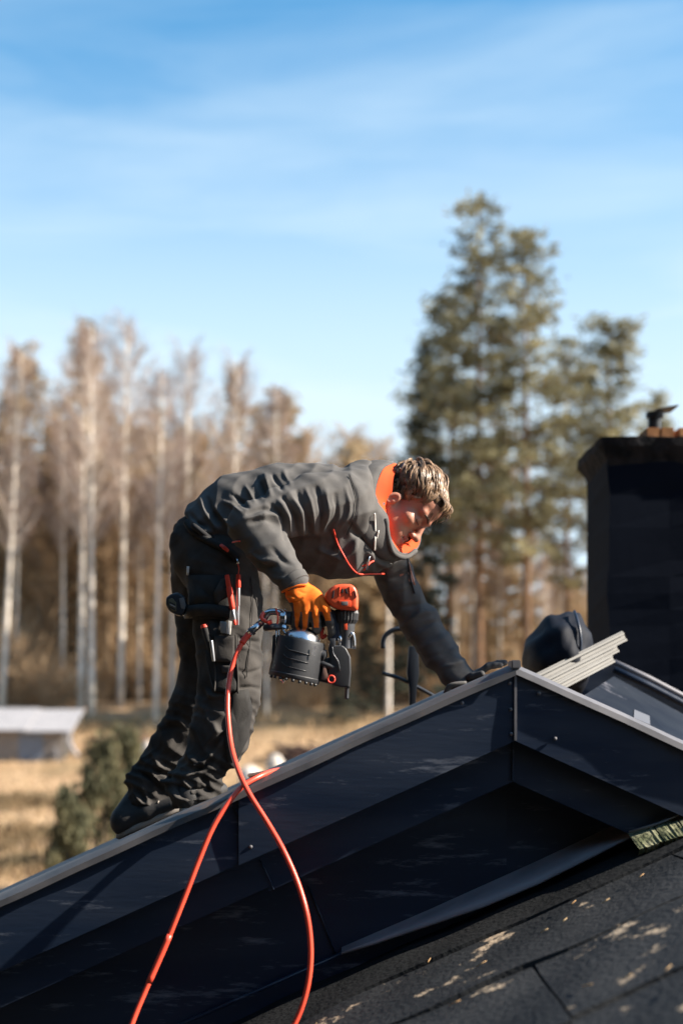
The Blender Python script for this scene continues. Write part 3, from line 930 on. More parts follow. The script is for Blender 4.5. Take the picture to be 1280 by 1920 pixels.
tube('rear_flashing', [P(px, py + 3, 5.97) for px, py in rear_top[2:]], 0.012, m_flash, house, 6)
tube('rear_flashing', [P(px, py + 17, 5.96) for px, py in rear_top[2:]], 0.016, m_metal_r, house, 6)
# loose apron sheet leaning on it, with two pale offcuts
def quad_sheet(name, pts, thick, m, parent=house, smooth=False):
    bm = bmesh.new()
    n = len(pts)
    nrm = (Vector(pts[1]) - Vector(pts[0])).cross(Vector(pts[2]) - Vector(pts[0])).normalized()
    if nrm.y > 0: nrm = -nrm
    f = [bm.verts.new(p) for p in pts]; b = [bm.verts.new(Vector(p) - nrm * thick) for p in pts]
    bm.faces.new(f); bm.faces.new(b[::-1])
    for i in range(n): bm.faces.new((f[i], b[i], b[(i + 1) % n], f[(i + 1) % n]))
    return bm_obj(name, bm, m, parent)
m_apron = mat('apron_sheet', (0.006, 0.009, 0.017), 0.55, col2=(0.014, 0.018, 0.026), scale=4, spec=0.12, third=((0.12, 0.12, 0.14), 3.5, 0.56, 0.66))
quad_sheet('apron_sheet', [P(1050, 1332, 4.6), P(1340, 1462, 4.6), P(1340, 1372, 5.7), P(1150, 1268, 5.7)], 0.004, m_apron)
m_off = mat('pale_offcut', (0.16, 0.165, 0.19), 0.45, col2=(0.17, 0.18, 0.2), scale=5, metal=0.4)
def on_apron(u, v):
    A, B, C, D = P(1050, 1332, 4.6), P(1340, 1462, 4.6), P(1340, 1372, 5.7), P(1150, 1268, 5.7)
    return (A * (1 - u) + B * u) * (1 - v) + (D * (1 - u) + C * u) * v + Vector((0, -0.004, 0.006))
quad_sheet('patch_sheet', [on_apron(.42, .18), on_apron(.70, .20), on_apron(.70, .36), on_apron(.38, .34)], 0.003, m_off)
quad_sheet('patch_sheet', [on_apron(.38, .38), on_apron(.50, .40), on_apron(.46, .56), on_apron(.34, .54)], 0.003, m_off)

# base flashing between gable wall and lower roof
def base_flashing():
    bm = bmesh.new()
    top = [(1176, 1545), (1100, 1580), (1000, 1627), (900, 1672), (800, 1717), (700, 1760), (640, 1786)]
    low = [(1181, 1570), (1110, 1606), (1010, 1656), (905, 1700), (803, 1735), (702, 1769), (640, 1788)]
    dep = [0.115, 0.11, 0.10, 0.09, 0.06, 0.045, 0.035]
    rows = []
    for (a, b, d) in zip(top, low, dep):
        p, q = P(*a, 4.185), P(*b, 4.185 - d)
        m_ = (p + q) / 2 + Vector((0, -0.012, 0.006))
        lip = p + Vector((0, 0.02, 0.012))
        rows.append([bm.verts.new(lip), bm.verts.new(p), bm.verts.new(m_), bm.verts.new(q), bm.verts.new(q + Vector((0, 0.012, -0.006)))])
    for i in range(len(rows) - 1):
        for j in range(4): bm.faces.new((rows[i][j], rows[i + 1][j], rows[i + 1][j + 1], rows[i][j + 1]))
    o = bm_obj('base_flashing', bm, m_flash, house, smooth=True)
base_flashing()
tube('base_edge', [P(640, 1788, 4.18), P(400, 1894, 4.18), P(100, 2027, 4.18), P(-300, 2203, 4.18)], 0.006, m_metal, house, 6)

# lower felt roof: the same pitch, running below the camera
HL = 0.86
def lower(x, off=0.0): return CZ - HL - SL * (x - 0.0) * -1.0 + off   # falls to the left
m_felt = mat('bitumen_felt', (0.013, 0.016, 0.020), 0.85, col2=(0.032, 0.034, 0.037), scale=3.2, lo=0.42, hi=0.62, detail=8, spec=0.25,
             bump=0.004, bscale=60, stretch=(1.0, 1.0, 1.0, (0, 0, R_(8))), third=((0.54, 0.41, 0.28), 5.2, 0.585, 0.63))  # warm third colour paints sun dapples into the felt
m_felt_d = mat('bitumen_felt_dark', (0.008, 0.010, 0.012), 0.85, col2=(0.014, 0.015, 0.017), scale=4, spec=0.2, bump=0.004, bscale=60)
def felt(x0, x1, Y0, Y1, off, m, k):
    bm = bmesh.new()
    nu, nv = max(3, int((x1 - x0) / 0.05)), max(3, int((Y1 - Y0) / 0.08))
    rows = []
    for j in range(nv + 1):
        row = []
        for i in range(nu + 1):
            x = x0 + (x1 - x0) * i / nu
            y = Y0 + (Y1 - Y0) * j / nv
            if j == 0: y += 0.010 * math.sin(x * 6 + k) + 0.006 * math.sin(x * 17 + k)
            if i in (0, nu): pass
            z = lower(x, off) + 0.003 * math.sin(x * 8 + y * 5 + k) + 0.002 * math.sin(x * 19 - y * 11)
            row.append(bm.verts.new((x, y, z)))
        rows.append(row)
    sk = []
    for row in (rows[0], rows[-1]):
        sk.append([bm.verts.new((v.co.x, v.co.y, v.co.z - 0.016)) for v in row])
    allr = [sk[0]] + rows + [sk[1]]
    for j in range(len(allr) - 1):
        for i in range(nu): bm.faces.new((allr[j][i], allr[j][i + 1], allr[j + 1][i + 1], allr[j + 1][i]))
    for i in (0, nu):
        col = [r[i] for r in rows]
        low_ = [bm.verts.new((v.co.x, v.co.y, v.co.z - 0.016)) for v in col]
        for j in range(len(col) - 1): bm.faces.new((col[j], col[j + 1], low_[j + 1], low_[j]))
    bm_obj('felt_strip', bm, m, house, smooth=False)
xr = X(1300, 3.9)
xj = 0.885
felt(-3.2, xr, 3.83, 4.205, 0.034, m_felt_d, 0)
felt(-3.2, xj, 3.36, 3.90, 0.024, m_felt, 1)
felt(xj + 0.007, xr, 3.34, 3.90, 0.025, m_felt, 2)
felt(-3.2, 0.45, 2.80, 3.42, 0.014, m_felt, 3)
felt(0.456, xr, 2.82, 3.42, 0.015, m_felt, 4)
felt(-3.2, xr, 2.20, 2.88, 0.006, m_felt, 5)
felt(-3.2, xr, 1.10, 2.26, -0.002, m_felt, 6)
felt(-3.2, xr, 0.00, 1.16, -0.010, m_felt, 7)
bm = bmesh.new()
v_ = [bm.verts.new((x, y, lower(x) + dz)) for dz in (-0.030, -0.12) for x, y in ((-3.2, -0.4), (xr, -0.4), (xr, 4.209), (-3.2, 4.209))]
bm.faces.new(v_[0:4]); bm.faces.new(v_[4:8][::-1])
for i in range(4): bm.faces.new((v_[i], v_[4 + i], v_[4 + (i + 1) % 4], v_[(i + 1) % 4]))
bm_obj('lower_roof_deck', bm, m_felt_d, house)
box('house_wall', (-2.7, -0.2, float(gz(0, 0)) - 0.3), (xr - 0.1, 4.2, lower(-2.7) - 0.14), m_wall, house)
# right half of the lower roof beyond its ridge
bm = bmesh.new()
v_ = [bm.verts.new((x, y, lower(xr) - 0.3 * (x - xr) + dz)) for dz in (0.0, -0.12) for x, y in ((xr + 0.002, -0.4), (xr + 2.4, -0.4), (xr + 2.4, 4.209), (xr + 0.002, 4.209))]
bm.faces.new(v_[0:4]); bm.faces.new(v_[4:8][::-1])
for i in range(4): bm.faces.new((v_[i], v_[4 + i], v_[4 + (i + 1) % 4], v_[(i + 1) % 4]))
bm_obj('lower_roof_deck', bm, m_felt_d, house)
# mossy ridge pieces of the lower roof
m_moss = mat('mossy_ridge', (0.24, 0.235, 0.15), 0.95, col2=(0.10, 0.11, 0.06), scale=18, lo=0.4, hi=0.6, bump=0.01, bscale=40, spec=0.15,
             third=((0.025, 0.028, 0.025), 12, 0.58, 0.66))
def ridge_piece(px0, px1, top0, top1, drop, Y):
    g = np.random.default_rng(int(px0))
    n = 12
    bm = bmesh.new(); rows = []
    for i in range(n + 1):
        t = i / n
        px = px0 + (px1 - px0) * t; py = top0 + (top1 - top0) * t + g.normal() * 0.5
        a = P(px, py, Y + 0.12); b = P(px + 12, py + drop * 0.55 + g.normal() * 0.5, Y + 0.03); c = P(px + 22, py + drop + g.normal() * 0.7, Y)
        d = c + Vector((0, 0.02, -0.02))
        rows.append([bm.verts.new(p) for p in (a, b, c, d)])
    for i in range(n):
        for j in range(3): bm.faces.new((rows[i][j], rows[i + 1][j], rows[i + 1][j + 1], rows[i][j + 1]))
    bm_obj('ridge_piece', bm, m_moss, house)
ridge_piece(1176, 1222, 1562, 1547, 30, 3.93)
ridge_piece(1224, 1266, 1546, 1533, 31, 3.925)
ridge_piece(1268, 1350, 1532, 1500, 32, 3.92)
tube('ridge_edge', [P(1178, 1560, 4.02), P(1230, 1545, 4.02), P(1290, 1520, 4.02)], 0.004, m_cap, house, 6)

# chimney: sheet-clad shaft, flared cap, bricks and a flue cowl
def chimney():
    Y = 7.0
    m_ch = mat('chimney_cladding', (0.0025, 0.0045, 0.010), 0.8, col2=(0.004, 0.0065, 0.013), scale=2.0, bump=0.003, bscale=5, spec=0.05,
               third=((0.25, 0.26, 0.28), 9, 0.76, 0.80))
    m_mort = mat('chimney_cap_mortar', (0.018, 0.017, 0.019), 0.95, col2=(0.005, 0.006, 0.008), scale=9, lo=0.42, hi=0.6, bump=0.02, bscale=14, spec=0.15)
    m_br = mat('chimney_brick', (0.36, 0.175, 0.075), 0.9, col2=(0.28, 0.13, 0.06), scale=12, bump=0.006, spec=0.2)
    x0, x1 = X(1140, Y), X(1140, Y) + 0.86
    z0, z1 = P(0, 1420, Y).z, P(0, 866, Y).z
    bm = bmesh.new()
    rows = []
    n = 18
    for i in range(n + 1):
        z = z0 + (z1 - z0) * i / n
        w = 0.006 * math.sin(z * 9) + 0.004 * math.sin(z * 21)
        rows.append([bm.verts.new(p) for p in ((x0 + w, Y, z), (x0 + 0.3, Y + w, z), (x0 + 0.58, Y - w, z), (x1 - w, Y, z), (x1, Y + 0.62, z), (x0, Y + 0.62, z))])
    for i in range(n):
        for j in range(6): bm.faces.new((rows[i][j], rows[i][(j + 1) % 6], rows[i + 1][(j + 1) % 6], rows[i + 1][j]))
    bm.faces.new(rows[0][::-1]); bm.faces.new(rows[-1])
    bm.verts.ensure_lookup_table()
    ch = bm_obj('chimney', bm, m_ch, house)
    # flared cap with a crumbling edge
    bm = bmesh.new()
    g = np.random.default_rng(4)
    prof = [(0.0, 874), (0.012, 860), (0.026, 850), (0.042, 838), (0.046, 822)]
    rings = []
    for d, py in prof:
        z = P(0, py, Y).z
        ring = []
        for (ax, ay), (bx, by) in zip(((x0 - d, Y - d), (x1 + d, Y - d), (x1 + d, Y + .62 + d), (x0 - d, Y + .62 + d)),
                                      ((x1 + d, Y - d), (x1 + d, Y + .62 + d), (x0 - d, Y + .62 + d), (x0 - d, Y - d))):
            for k in range(14):
                t = k / 14
                j = 0.0028 if py < 850 else 0.0
                ring.append(bm.verts.new((ax + (bx - ax) * t + g.normal() * j, ay + (by - ay) * t + g.normal() * j, z + g.normal() * j)))
        rings.append(ring)
    m = len(rings[0])
    for i in range(len(rings) - 1):
        for j in range(m): bm.faces.new((rings[i][j], rings[i][(j + 1) % m], rings[i + 1][(j + 1) % m], rings[i + 1][j]))
    bm.faces.new(rings[-1]); bm.faces.new(rings[0][::-1])
    bm_obj('chimney_cap', bm, m_mort, ch)
    zt = P(0, 823, Y).z
    for px0, px1, dy in ((1213, 1238.5, 0.02), (1240, 1265, 0.02), (1274, 1300, 0.02), (1301, 1328, 0.02)):
        box('brick', (X(px0, Y), Y + dy, zt), (X(px1, Y), Y + dy + 0.25, P(0, 800, Y).z), m_br, ch, bevel=0.004)
    m_dark = mat('flue_metal', (0.03, 0.035, 0.04), 0.5, metal=0.6)
    zb = P(0, 800, Y).z
    cx = X(1240, Y); cy = Y + 0.16
    lathe('flue_pipe', (cx, cy, zb), (cx, cy, zb + 0.10), [(0, 0.035), (0.75, 0.035), (0.76, 0.045), (1, 0.045)], m_dark, ch, 16)
    quad_sheet('flue_lid', [(cx - 0.01, cy - 0.08, zb + 0.105), (cx + 0.10, cy - 0.08, zb + 0.125), (cx + 0.10, cy + 0.09, zb + 0.125), (cx - 0.01, cy + 0.09, zb + 0.105)], 0.006, m_dark, ch)
    return ch
chimney()
box('rear_house_wall', (X(1060, 6.4), 6.35, float(gz(0, 6)) - 0.3), (X(1060, 6.4) + 1.6, 8.0, P(0, 1330, 6.4).z), m_wall, house)

# ------------------------------------------------------------------ loose things on the roof
# three pale sheet-metal rails sticking out over the ridge
m_rail = mat('galvanised_rail', (0.19, 0.185, 0.172), 0.5, col2=(0.145, 0.14, 0.13), scale=6, metal=0.0)
def metal_rail(p0, p1, w, label, Y0, Y1):
    a, b = P(*p0, Y0), P(*p1, Y1)
    d = (b - a).normalized(); up = Vector((-d.z, 0, d.x)).normalized(); side = Vector((0, -1, 0))
    o_pts = [(-w / 2, 0.0), (-w / 2, 0.012), (-w * 0.28, 0.012), (-w * 0.24, 0.0), (w * 0.10, 0.0), (w * 0.14, 0.014), (w * 0.36, 0.014), (w * 0.40, 0.0), (w / 2, 0.0), (w / 2, -0.022), (-w / 2, -0.022)]
    bm = bmesh.new()
    r0 = [bm.verts.new(a + up * u + side * s) for u, s in o_pts]
    r1 = [bm.verts.new(b + up * u + side * s) for u, s in o_pts]
    n = len(o_pts)
    for i in range(n): bm.faces.new((r0[i], r0[(i + 1) % n], r1[(i + 1) % n], r1[i]))
    bm.faces.new(r0[::-1]); bm.faces.new(r1)
    bmesh.ops.recalc_face_normals(bm, faces=bm.faces)
    o = bm_obj('metal_rail', bm, m_rail, None)
    tag(o, label, 'metal rail', 'pale metal rails lying over the ridge')
metal_rail((880, 1336), (1170, 1192), 0.040, 'topmost and longest of the pale metal rails sticking out over the ridge', 5.05, 5.36)
metal_rail((880, 1352), (1156, 1214), 0.034, 'middle one of the pale metal rails over the ridge, with a small hole', 5.03, 5.34)
metal_rail((880, 1373), (1148, 1233), 0.036, 'lowest and shortest of the pale metal rails, nearest the ridge cap', 5.01, 5.32)

# dark sack behind the ridge
def sack():
    g = np.random.default_rng(8)
    bm = bmesh.new(); bmesh.ops.create_icosphere(bm, subdivisions=4, radius=1.0)
    c = P(1043, 1234, 5.45)
    for v in bm.verts:
        x, y, z = v.co
        px = x * 0.132; pz = z * 0.170
        pz *= 1.0 + 0.30 * max(0, x) * (z > 0) - 0.22 * max(0, -x) * (z > 0)
        k = 1 + 0.035 * math.sin(x * 7 + z * 4) + 0.03 * math.sin(z * 9 + y * 6 + 1) + 0.02 * math.sin(x * 13 - z * 8)
        v.co = Vector((c.x + px * k, c.y + y * 0.2 * k, c.z + pz * k))
    o = bm_obj('sack', bm, mat('dark_tarpaulin', (0.003, 0.005, 0.011), 0.7, spec=0.2, col2=(0.006, 0.009, 0.017), scale=4, bump=0.006, bscale=7), None, smooth=True)
    tag(o, 'dark plastic sack bulging up behind the ridge beside the chimney', 'sack')
    V, Q = tube_arr(smooth_pts([P(1076, 1146, 5.36), P(1084, 1172, 5.30), P(1088, 1204, 5.28), P(1084, 1240, 5.30)], 14), 0.006, 6)
    poly_obj('cord', V, quads_tris(Q), m_metal, o)
sack()

# roof ladder top standing behind the far slope
def ladder():
    m_l = mat('ladder_black_steel', (0.014, 0.018, 0.026), 0.45, metal=0.3)
    Y = 5.3
    o = thing('roof_ladder', 'black steel roof ladder with a hooked handrail seen under the worker’s outstretched arm', 'ladder', P(770, 1330, Y))
    tube('handrail', smooth_pts([P(718, 1216, Y), P(719, 1200, Y), P(726, 1188, Y), P(741, 1180, Y), P(762, 1182, Y), P(776, 1198, Y), P(780, 1225, Y)], 26), 0.009, m_l, o, 8)
    prism('post', [(766, 1212), (783, 1212), (785, 1262), (781, 1290), (776, 1345), (767, 1345), (766, 1290), (762, 1262)], Y, 0.03, m_l, o, 0.004)
    tube('brace', smooth_pts([P(716, 1262, Y), P(740, 1269, Y), P(762, 1278, Y), P(800, 1298, Y), P(835, 1318, Y)], 14), 0.0075, m_l, o, 8)
    tube('rung', [P(768, 1334, Y), P(790, 1330, Y + 0.35)], 0.01, m_l, o, 8)
ladder()

# dry needles and straws on the felt
def straws():
    g = np.random.default_rng(21)
    n = 45
    x = g.uniform(-0.4, 1.1, n); y = g.uniform(2.3, 3.86, n)
    keep = g.random(n) < 0.8
    x, y = x[keep], y[keep]
    A = np.stack([x, y, lower(x, 0.004) + np.interp(y, [2.2, 2.8, 3.4, 3.9], [0.008, 0.015, 0.026, 0.034])], 1)
    a = g.normal(size=len(x)) * 0.9
    d = np.stack([np.cos(a), np.sin(a), SL * np.cos(a)], 1) * g.uniform(0.008, 0.04, len(x))[:, None]
    items = [([A[i] - d[i] / 2, A[i] + d[i] / 2 + np.array([0, 0, 0.003])], [0.0014, 0.0009]) for i in range(len(x))]
    o = tubes('dry_needles', items, mat('dry_straw', (0.42, 0.24, 0.10), 0.8, col2=(0.5, 0.36, 0.2), scale=9), None, 4)
    tag(o, 'dry needles and straws scattered on the felt roof', 'needles', kind='stuff')
straws()
# ------------------------------------------------------------------ the worker
class Sdf:
    def __init__(s, lo, hi, res):
        s.lo = np.array(lo, dtype=np.float32); s.res = float(res)
        s.n = np.ceil((np.array(hi) - np.array(lo)) / res).astype(int) + 1
        s.D = np.full(tuple(s.n), 0.2, dtype=np.float32)
    def box(s, lo, hi):
        i0 = np.clip(np.floor((np.array(lo) - s.lo) / s.res).astype(int), 0, s.n)
        i1 = np.clip(np.ceil((np.array(hi) - s.lo) / s.res).astype(int) + 1, 0, s.n)
        sl = tuple(slice(int(a), int(b)) for a, b in zip(i0, i1))
        ax = [s.lo[k] + s.res * np.arange(int(i0[k]), int(i1[k]), dtype=np.float32) for k in range(3)]
        return sl, np.meshgrid(*ax, indexing='ij', sparse=True)
    def put(s, fn, lo, hi, k, op='add'):
        m = k + 3 * s.res
        sl, (X_, Y_, Z_) = s.box(np.array(lo) - m, np.array(hi) + m)
        if s.D[sl].size == 0: return
        d = fn(X_, Y_, Z_).astype(np.float32)
        D = s.D[sl]
        if op == 'add':
            h = np.clip(0.5 + 0.5 * (D - d) / k, 0, 1)
            s.D[sl] = D * (1 - h) + d * h - k * h * (1 - h)
        elif op == 'sub':
            d = -d
            h = np.clip(0.5 - 0.5 * (D - d) / k, 0, 1)
            s.D[sl] = D * (1 - h) + d * h + k * h * (1 - h)
        else:  # intersect
            h = np.clip(0.5 - 0.5 * (D - d) / k, 0, 1)
            s.D[sl] = D * (1 - h) + d * h + k * h * (1 - h)
    def seg(s, a, b, ra, rb, k=0.02, side=None, op='add'):
        a = np.array(a, float); b = np.array(b, float)
        ra2 = (ra, ra) if np.isscalar(ra) else ra; rb2 = (rb, rb) if np.isscalar(rb) else rb
        ax = b - a; L2 = float(ax @ ax); axn = ax / math.sqrt(L2)
        sd = np.array(side if side is not None else (0, 1, 0), float)
        sd = sd - axn * (sd @ axn)
        if np.linalg.norm(sd) < 1e-4:
            sd = np.cross(axn, (1, 0, 0))
        sd /= np.linalg.norm(sd)
        w = np.cross(axn, sd)
        def fn(x, y, z):
            dx, dy, dz = x - a[0], y - a[1], z - a[2]
            ta = (dx * ax[0] + dy * ax[1] + dz * ax[2]) / L2
            t = np.clip(ta, 0, 1)
            q0, q1, q2 = dx - t * ax[0], dy - t * ax[1], dz - t * ax[2]
            rs = ra2[0] + (rb2[0] - ra2[0]) * t; ro = ra2[1] + (rb2[1] - ra2[1]) * t
            if ra2[0] == ra2[1] and rb2[0] == rb2[1]:
                return np.sqrt(q0 * q0 + q1 * q1 + q2 * q2) - rs
            qs = q0 * sd[0] + q1 * sd[1] + q2 * sd[2]; qw = q0 * w[0] + q1 * w[1] + q2 * w[2]
            qa = q0 * axn[0] + q1 * axn[1] + q2 * axn[2]
            rm = np.minimum(rs, ro)
            k0 = np.sqrt((qs / rs) ** 2 + (qw / ro) ** 2 + (qa / rm) ** 2)
            k1 = np.sqrt((qs / rs ** 2) ** 2 + (qw / ro ** 2) ** 2 + (qa / rm ** 2) ** 2) + 1e-9
            return k0 * (k0 - 1) / k1
        R = max(ra2 + rb2)
        s.put(fn, np.minimum(a, b) - R, np.maximum(a, b) + R, k, op)
    def chain(s, pts, rad, k=0.02, side=None):
        for i in range(len(pts) - 1): s.seg(pts[i], pts[i + 1], rad[i], rad[i + 1], k, side)
    def ell(s, c, r, k=0.02, M=None, op='add'):
        c = np.array(c, float); r = np.array(r, float)
        M = np.eye(3) if M is None else np.array(M)      # rows: local axes
        def fn(x, y, z):
            dx, dy, dz = x - c[0], y - c[1], z - c[2]
            l = [dx * M[i][0] + dy * M[i][1] + dz * M[i][2] for i in range(3)]
            k0 = np.sqrt(sum((l[i] / r[i]) ** 2 for i in range(3)))
            k1 = np.sqrt(sum((l[i] / r[i] ** 2) ** 2 for i in range(3))) + 1e-9
            return k0 * (k0 - 1) / k1
        R = r.max(); s.put(fn, c - R, c + R, k, op)
    def half(s, p, nrm, k=0.01, op='inter', lo=None, hi=None):
        """keep the side the normal points away from"""
        p = np.array(p, float); nrm = np.array(nrm, float); nrm /= np.linalg.norm(nrm)
        fn = lambda x, y, z: (x - p[0]) * nrm[0] + (y - p[1]) * nrm[1] + (z - p[2]) * nrm[2]
        s.put(fn, s.lo if lo is None else lo, s.lo + s.n * s.res if hi is None else hi, k, op)
    def mesh(s, smooth=2):
        D = s.D; S = D < 0
        n = np.array(D.shape)
        c = np.zeros(n - 1, dtype=np.int8)
        offs = [(i, j, k) for i in (0, 1) for j in (0, 1) for k in (0, 1)]
        sub = lambda A, o: A[o[0]:n[0] - 1 + o[0], o[1]:n[1] - 1 + o[1], o[2]:n[2] - 1 + o[2]]
        for o in offs: c += sub(S, o)
        idx = np.argwhere((c > 0) & (c < 8))
        vid = np.full(n - 1, -1, dtype=np.int32); vid[tuple(idx.T)] = np.arange(len(idx))
        acc = np.zeros((len(idx), 3)); cnt = np.zeros(len(idx))
        for o in offs:
            for a in range(3):
                if o[a]: continue
                o2 = list(o); o2[a] = 1
                d0 = D[tuple((idx + o).T)]; d1 = D[tuple((idx + o2).T)]
                x = (d0 < 0) != (d1 < 0)
                t = np.where(x, d0 / np.where(x, d0 - d1, 1), 0)
                p = np.tile(np.array(o, float), (len(idx), 1)); p[:, a] = t
                acc[x] += p[x]; cnt[x] += 1
        V = s.lo + s.res * (idx + acc / cnt[:, None])
        Q = []
        for a in range(3):
            b, e = (a + 1) % 3, (a + 2) % 3
            s0 = [slice(None)] * 3; s1 = [slice(None)] * 3
            s0[a] = slice(0, n[a] - 1); s1[a] = slice(1, n[a])
            A, B = S[tuple(s0)], S[tuple(s1)]
            e_ = np.argwhere(A != B)
            e_ = e_[(e_[:, b] > 0) & (e_[:, e] > 0) & (e_[:, b] < n[b] - 1) & (e_[:, e] < n[e] - 1)]
            ub = np.zeros(3, int); ub[b] = 1; ue = np.zeros(3, int); ue[e] = 1
            q = np.stack([vid[tuple((e_ - ub - ue).T)], vid[tuple((e_ - ue).T)], vid[tuple(e_.T)], vid[tuple((e_ - ub).T)]], 1)
            fl = ~A[tuple(e_.T)]
            q[fl] = q[fl][:, ::-1]
            Q.append(q)
        Q = np.vstack(Q)
        for _ in range(smooth): V = lap(V, Q, 0.5)
        return V, Q

def lap(V, Q, f):
    e = np.vstack([Q[:, [0, 1]], Q[:, [1, 2]], Q[:, [2, 3]], Q[:, [3, 0]]])
    out = np.zeros_like(V); cnt = np.bincount(e.ravel(), minlength=len(V))[:, None]
    for d in range(3):
        out[:, d] = np.bincount(e[:, 0], V[e[:, 1], d], len(V)) + np.bincount(e[:, 1], V[e[:, 0], d], len(V))
    return V + f * (out / np.maximum(cnt, 1) - V)

def vnormals(V, Q):
    n = np.cross(V[Q[:, 2]] - V[Q[:, 0]], V[Q[:, 3]] - V[Q[:, 1]])
    N = np.zeros_like(V)
    for d in range(3):
        for c in range(4): N[:, d] += np.bincount(Q[:, c], n[:, d], len(V))
    return N / (np.linalg.norm(N, axis=1)[:, None] + 1e-12)

def to_px(V):
    return np.stack([640 + V[:, 0] / V[:, 1] * F, HOR - (V[:, 2] - CZ) / V[:, 1] * F], 1)

def poly_dist(p, line):
    """distance in pixels and the fraction along a polyline"""
    best = np.full(len(p), 1e9); tt = np.zeros(len(p))
    line = np.array(line, float); n = len(line) - 1
    for i in range(n):
        a, b = line[i], line[i + 1]; ab = b - a
        t = np.clip(((p - a) @ ab) / (ab @ ab), 0, 1)
        d = np.linalg.norm(p - a - t[:, None] * ab, axis=1)
        u = d < best
        best[u] = d[u]; tt[u] = (i + t[u]) / n
    return best, tt

def folds(V, Q, strokes, ymax=None):
    """cloth folds: each stroke (line in photo pixels, width px, height m) raises or sinks the cloth it crosses on the near side"""
    N = vnormals(V, Q)
    px = to_px(V)
    face = np.clip((-N[:, 1] + 0.35) / 0.6, 0, 1)
    if ymax is not None: face *= np.clip((ymax - V[:, 1]) / 0.04, 0, 1)
    off = np.zeros(len(V))
    for line, w, h in strokes:
        line = smooth_pts(line, 10) if len(line) > 2 else line
        d, t = poly_dist(px, line)
        off += h * np.exp(-(d / w) ** 2) * np.sin(np.pi * np.clip(t * 0.86 + 0.07, 0, 1)) ** 0.6
    return V + N * (off * face)[:, None]

A3 = lambda v: np.array(v, float)
person = thing('person', 'worker in dark grey jacket and trousers bending forward on the roof edge', 'person', P(370, 1508, 4.5))

# --- head frame
YAW = R_(14)
Uh = A3((0.836, 0, 0.549)); F0 = A3((0.549, 0, -0.836)); R0 = A3((0, -1, 0))
Fh = F0 * math.cos(YAW) + R0 * math.sin(YAW); Rh = R0 * math.cos(YAW) - F0 * math.sin(YAW)
Oh = A3(P(767, 941, 4.55))
hd = lambda r, f, u: Oh + Rh * r + Fh * f + Uh * u
HM = [Rh, Fh, Uh]

# body joints
hipN, hipF = A3(P(410, 1065, 4.50)), A3(P(385, 1065, 4.72))
neck0, neck1 = A3(P(684, 936, 4.58)), hd(0, -0.035, -0.05)
shN, elN, wrN = A3(P(640, 946, 4.40)), A3(P(471, 986, 4.27)), A3(P(553, 1094, 4.20))
shF, elF, wrF = A3(P(722, 1010, 4.75)), A3(P(786, 1170, 4.80)), A3(P(868, 1276, 4.72))
knN, anN = A3(P(432, 1292, 4.43)), A3(P(364, 1500, 4.42))
knF, anF = A3(P(374, 1296, 4.77)), A3(P(272, 1505, 4.82))

m_skin = mat('skin', (0.43, 0.205, 0.135), 0.5, col2=(0.38, 0.155, 0.105), scale=16, lo=0.35, hi=0.7, sss=0.12, spec=0.4, bump=0.0006, bscale=160)

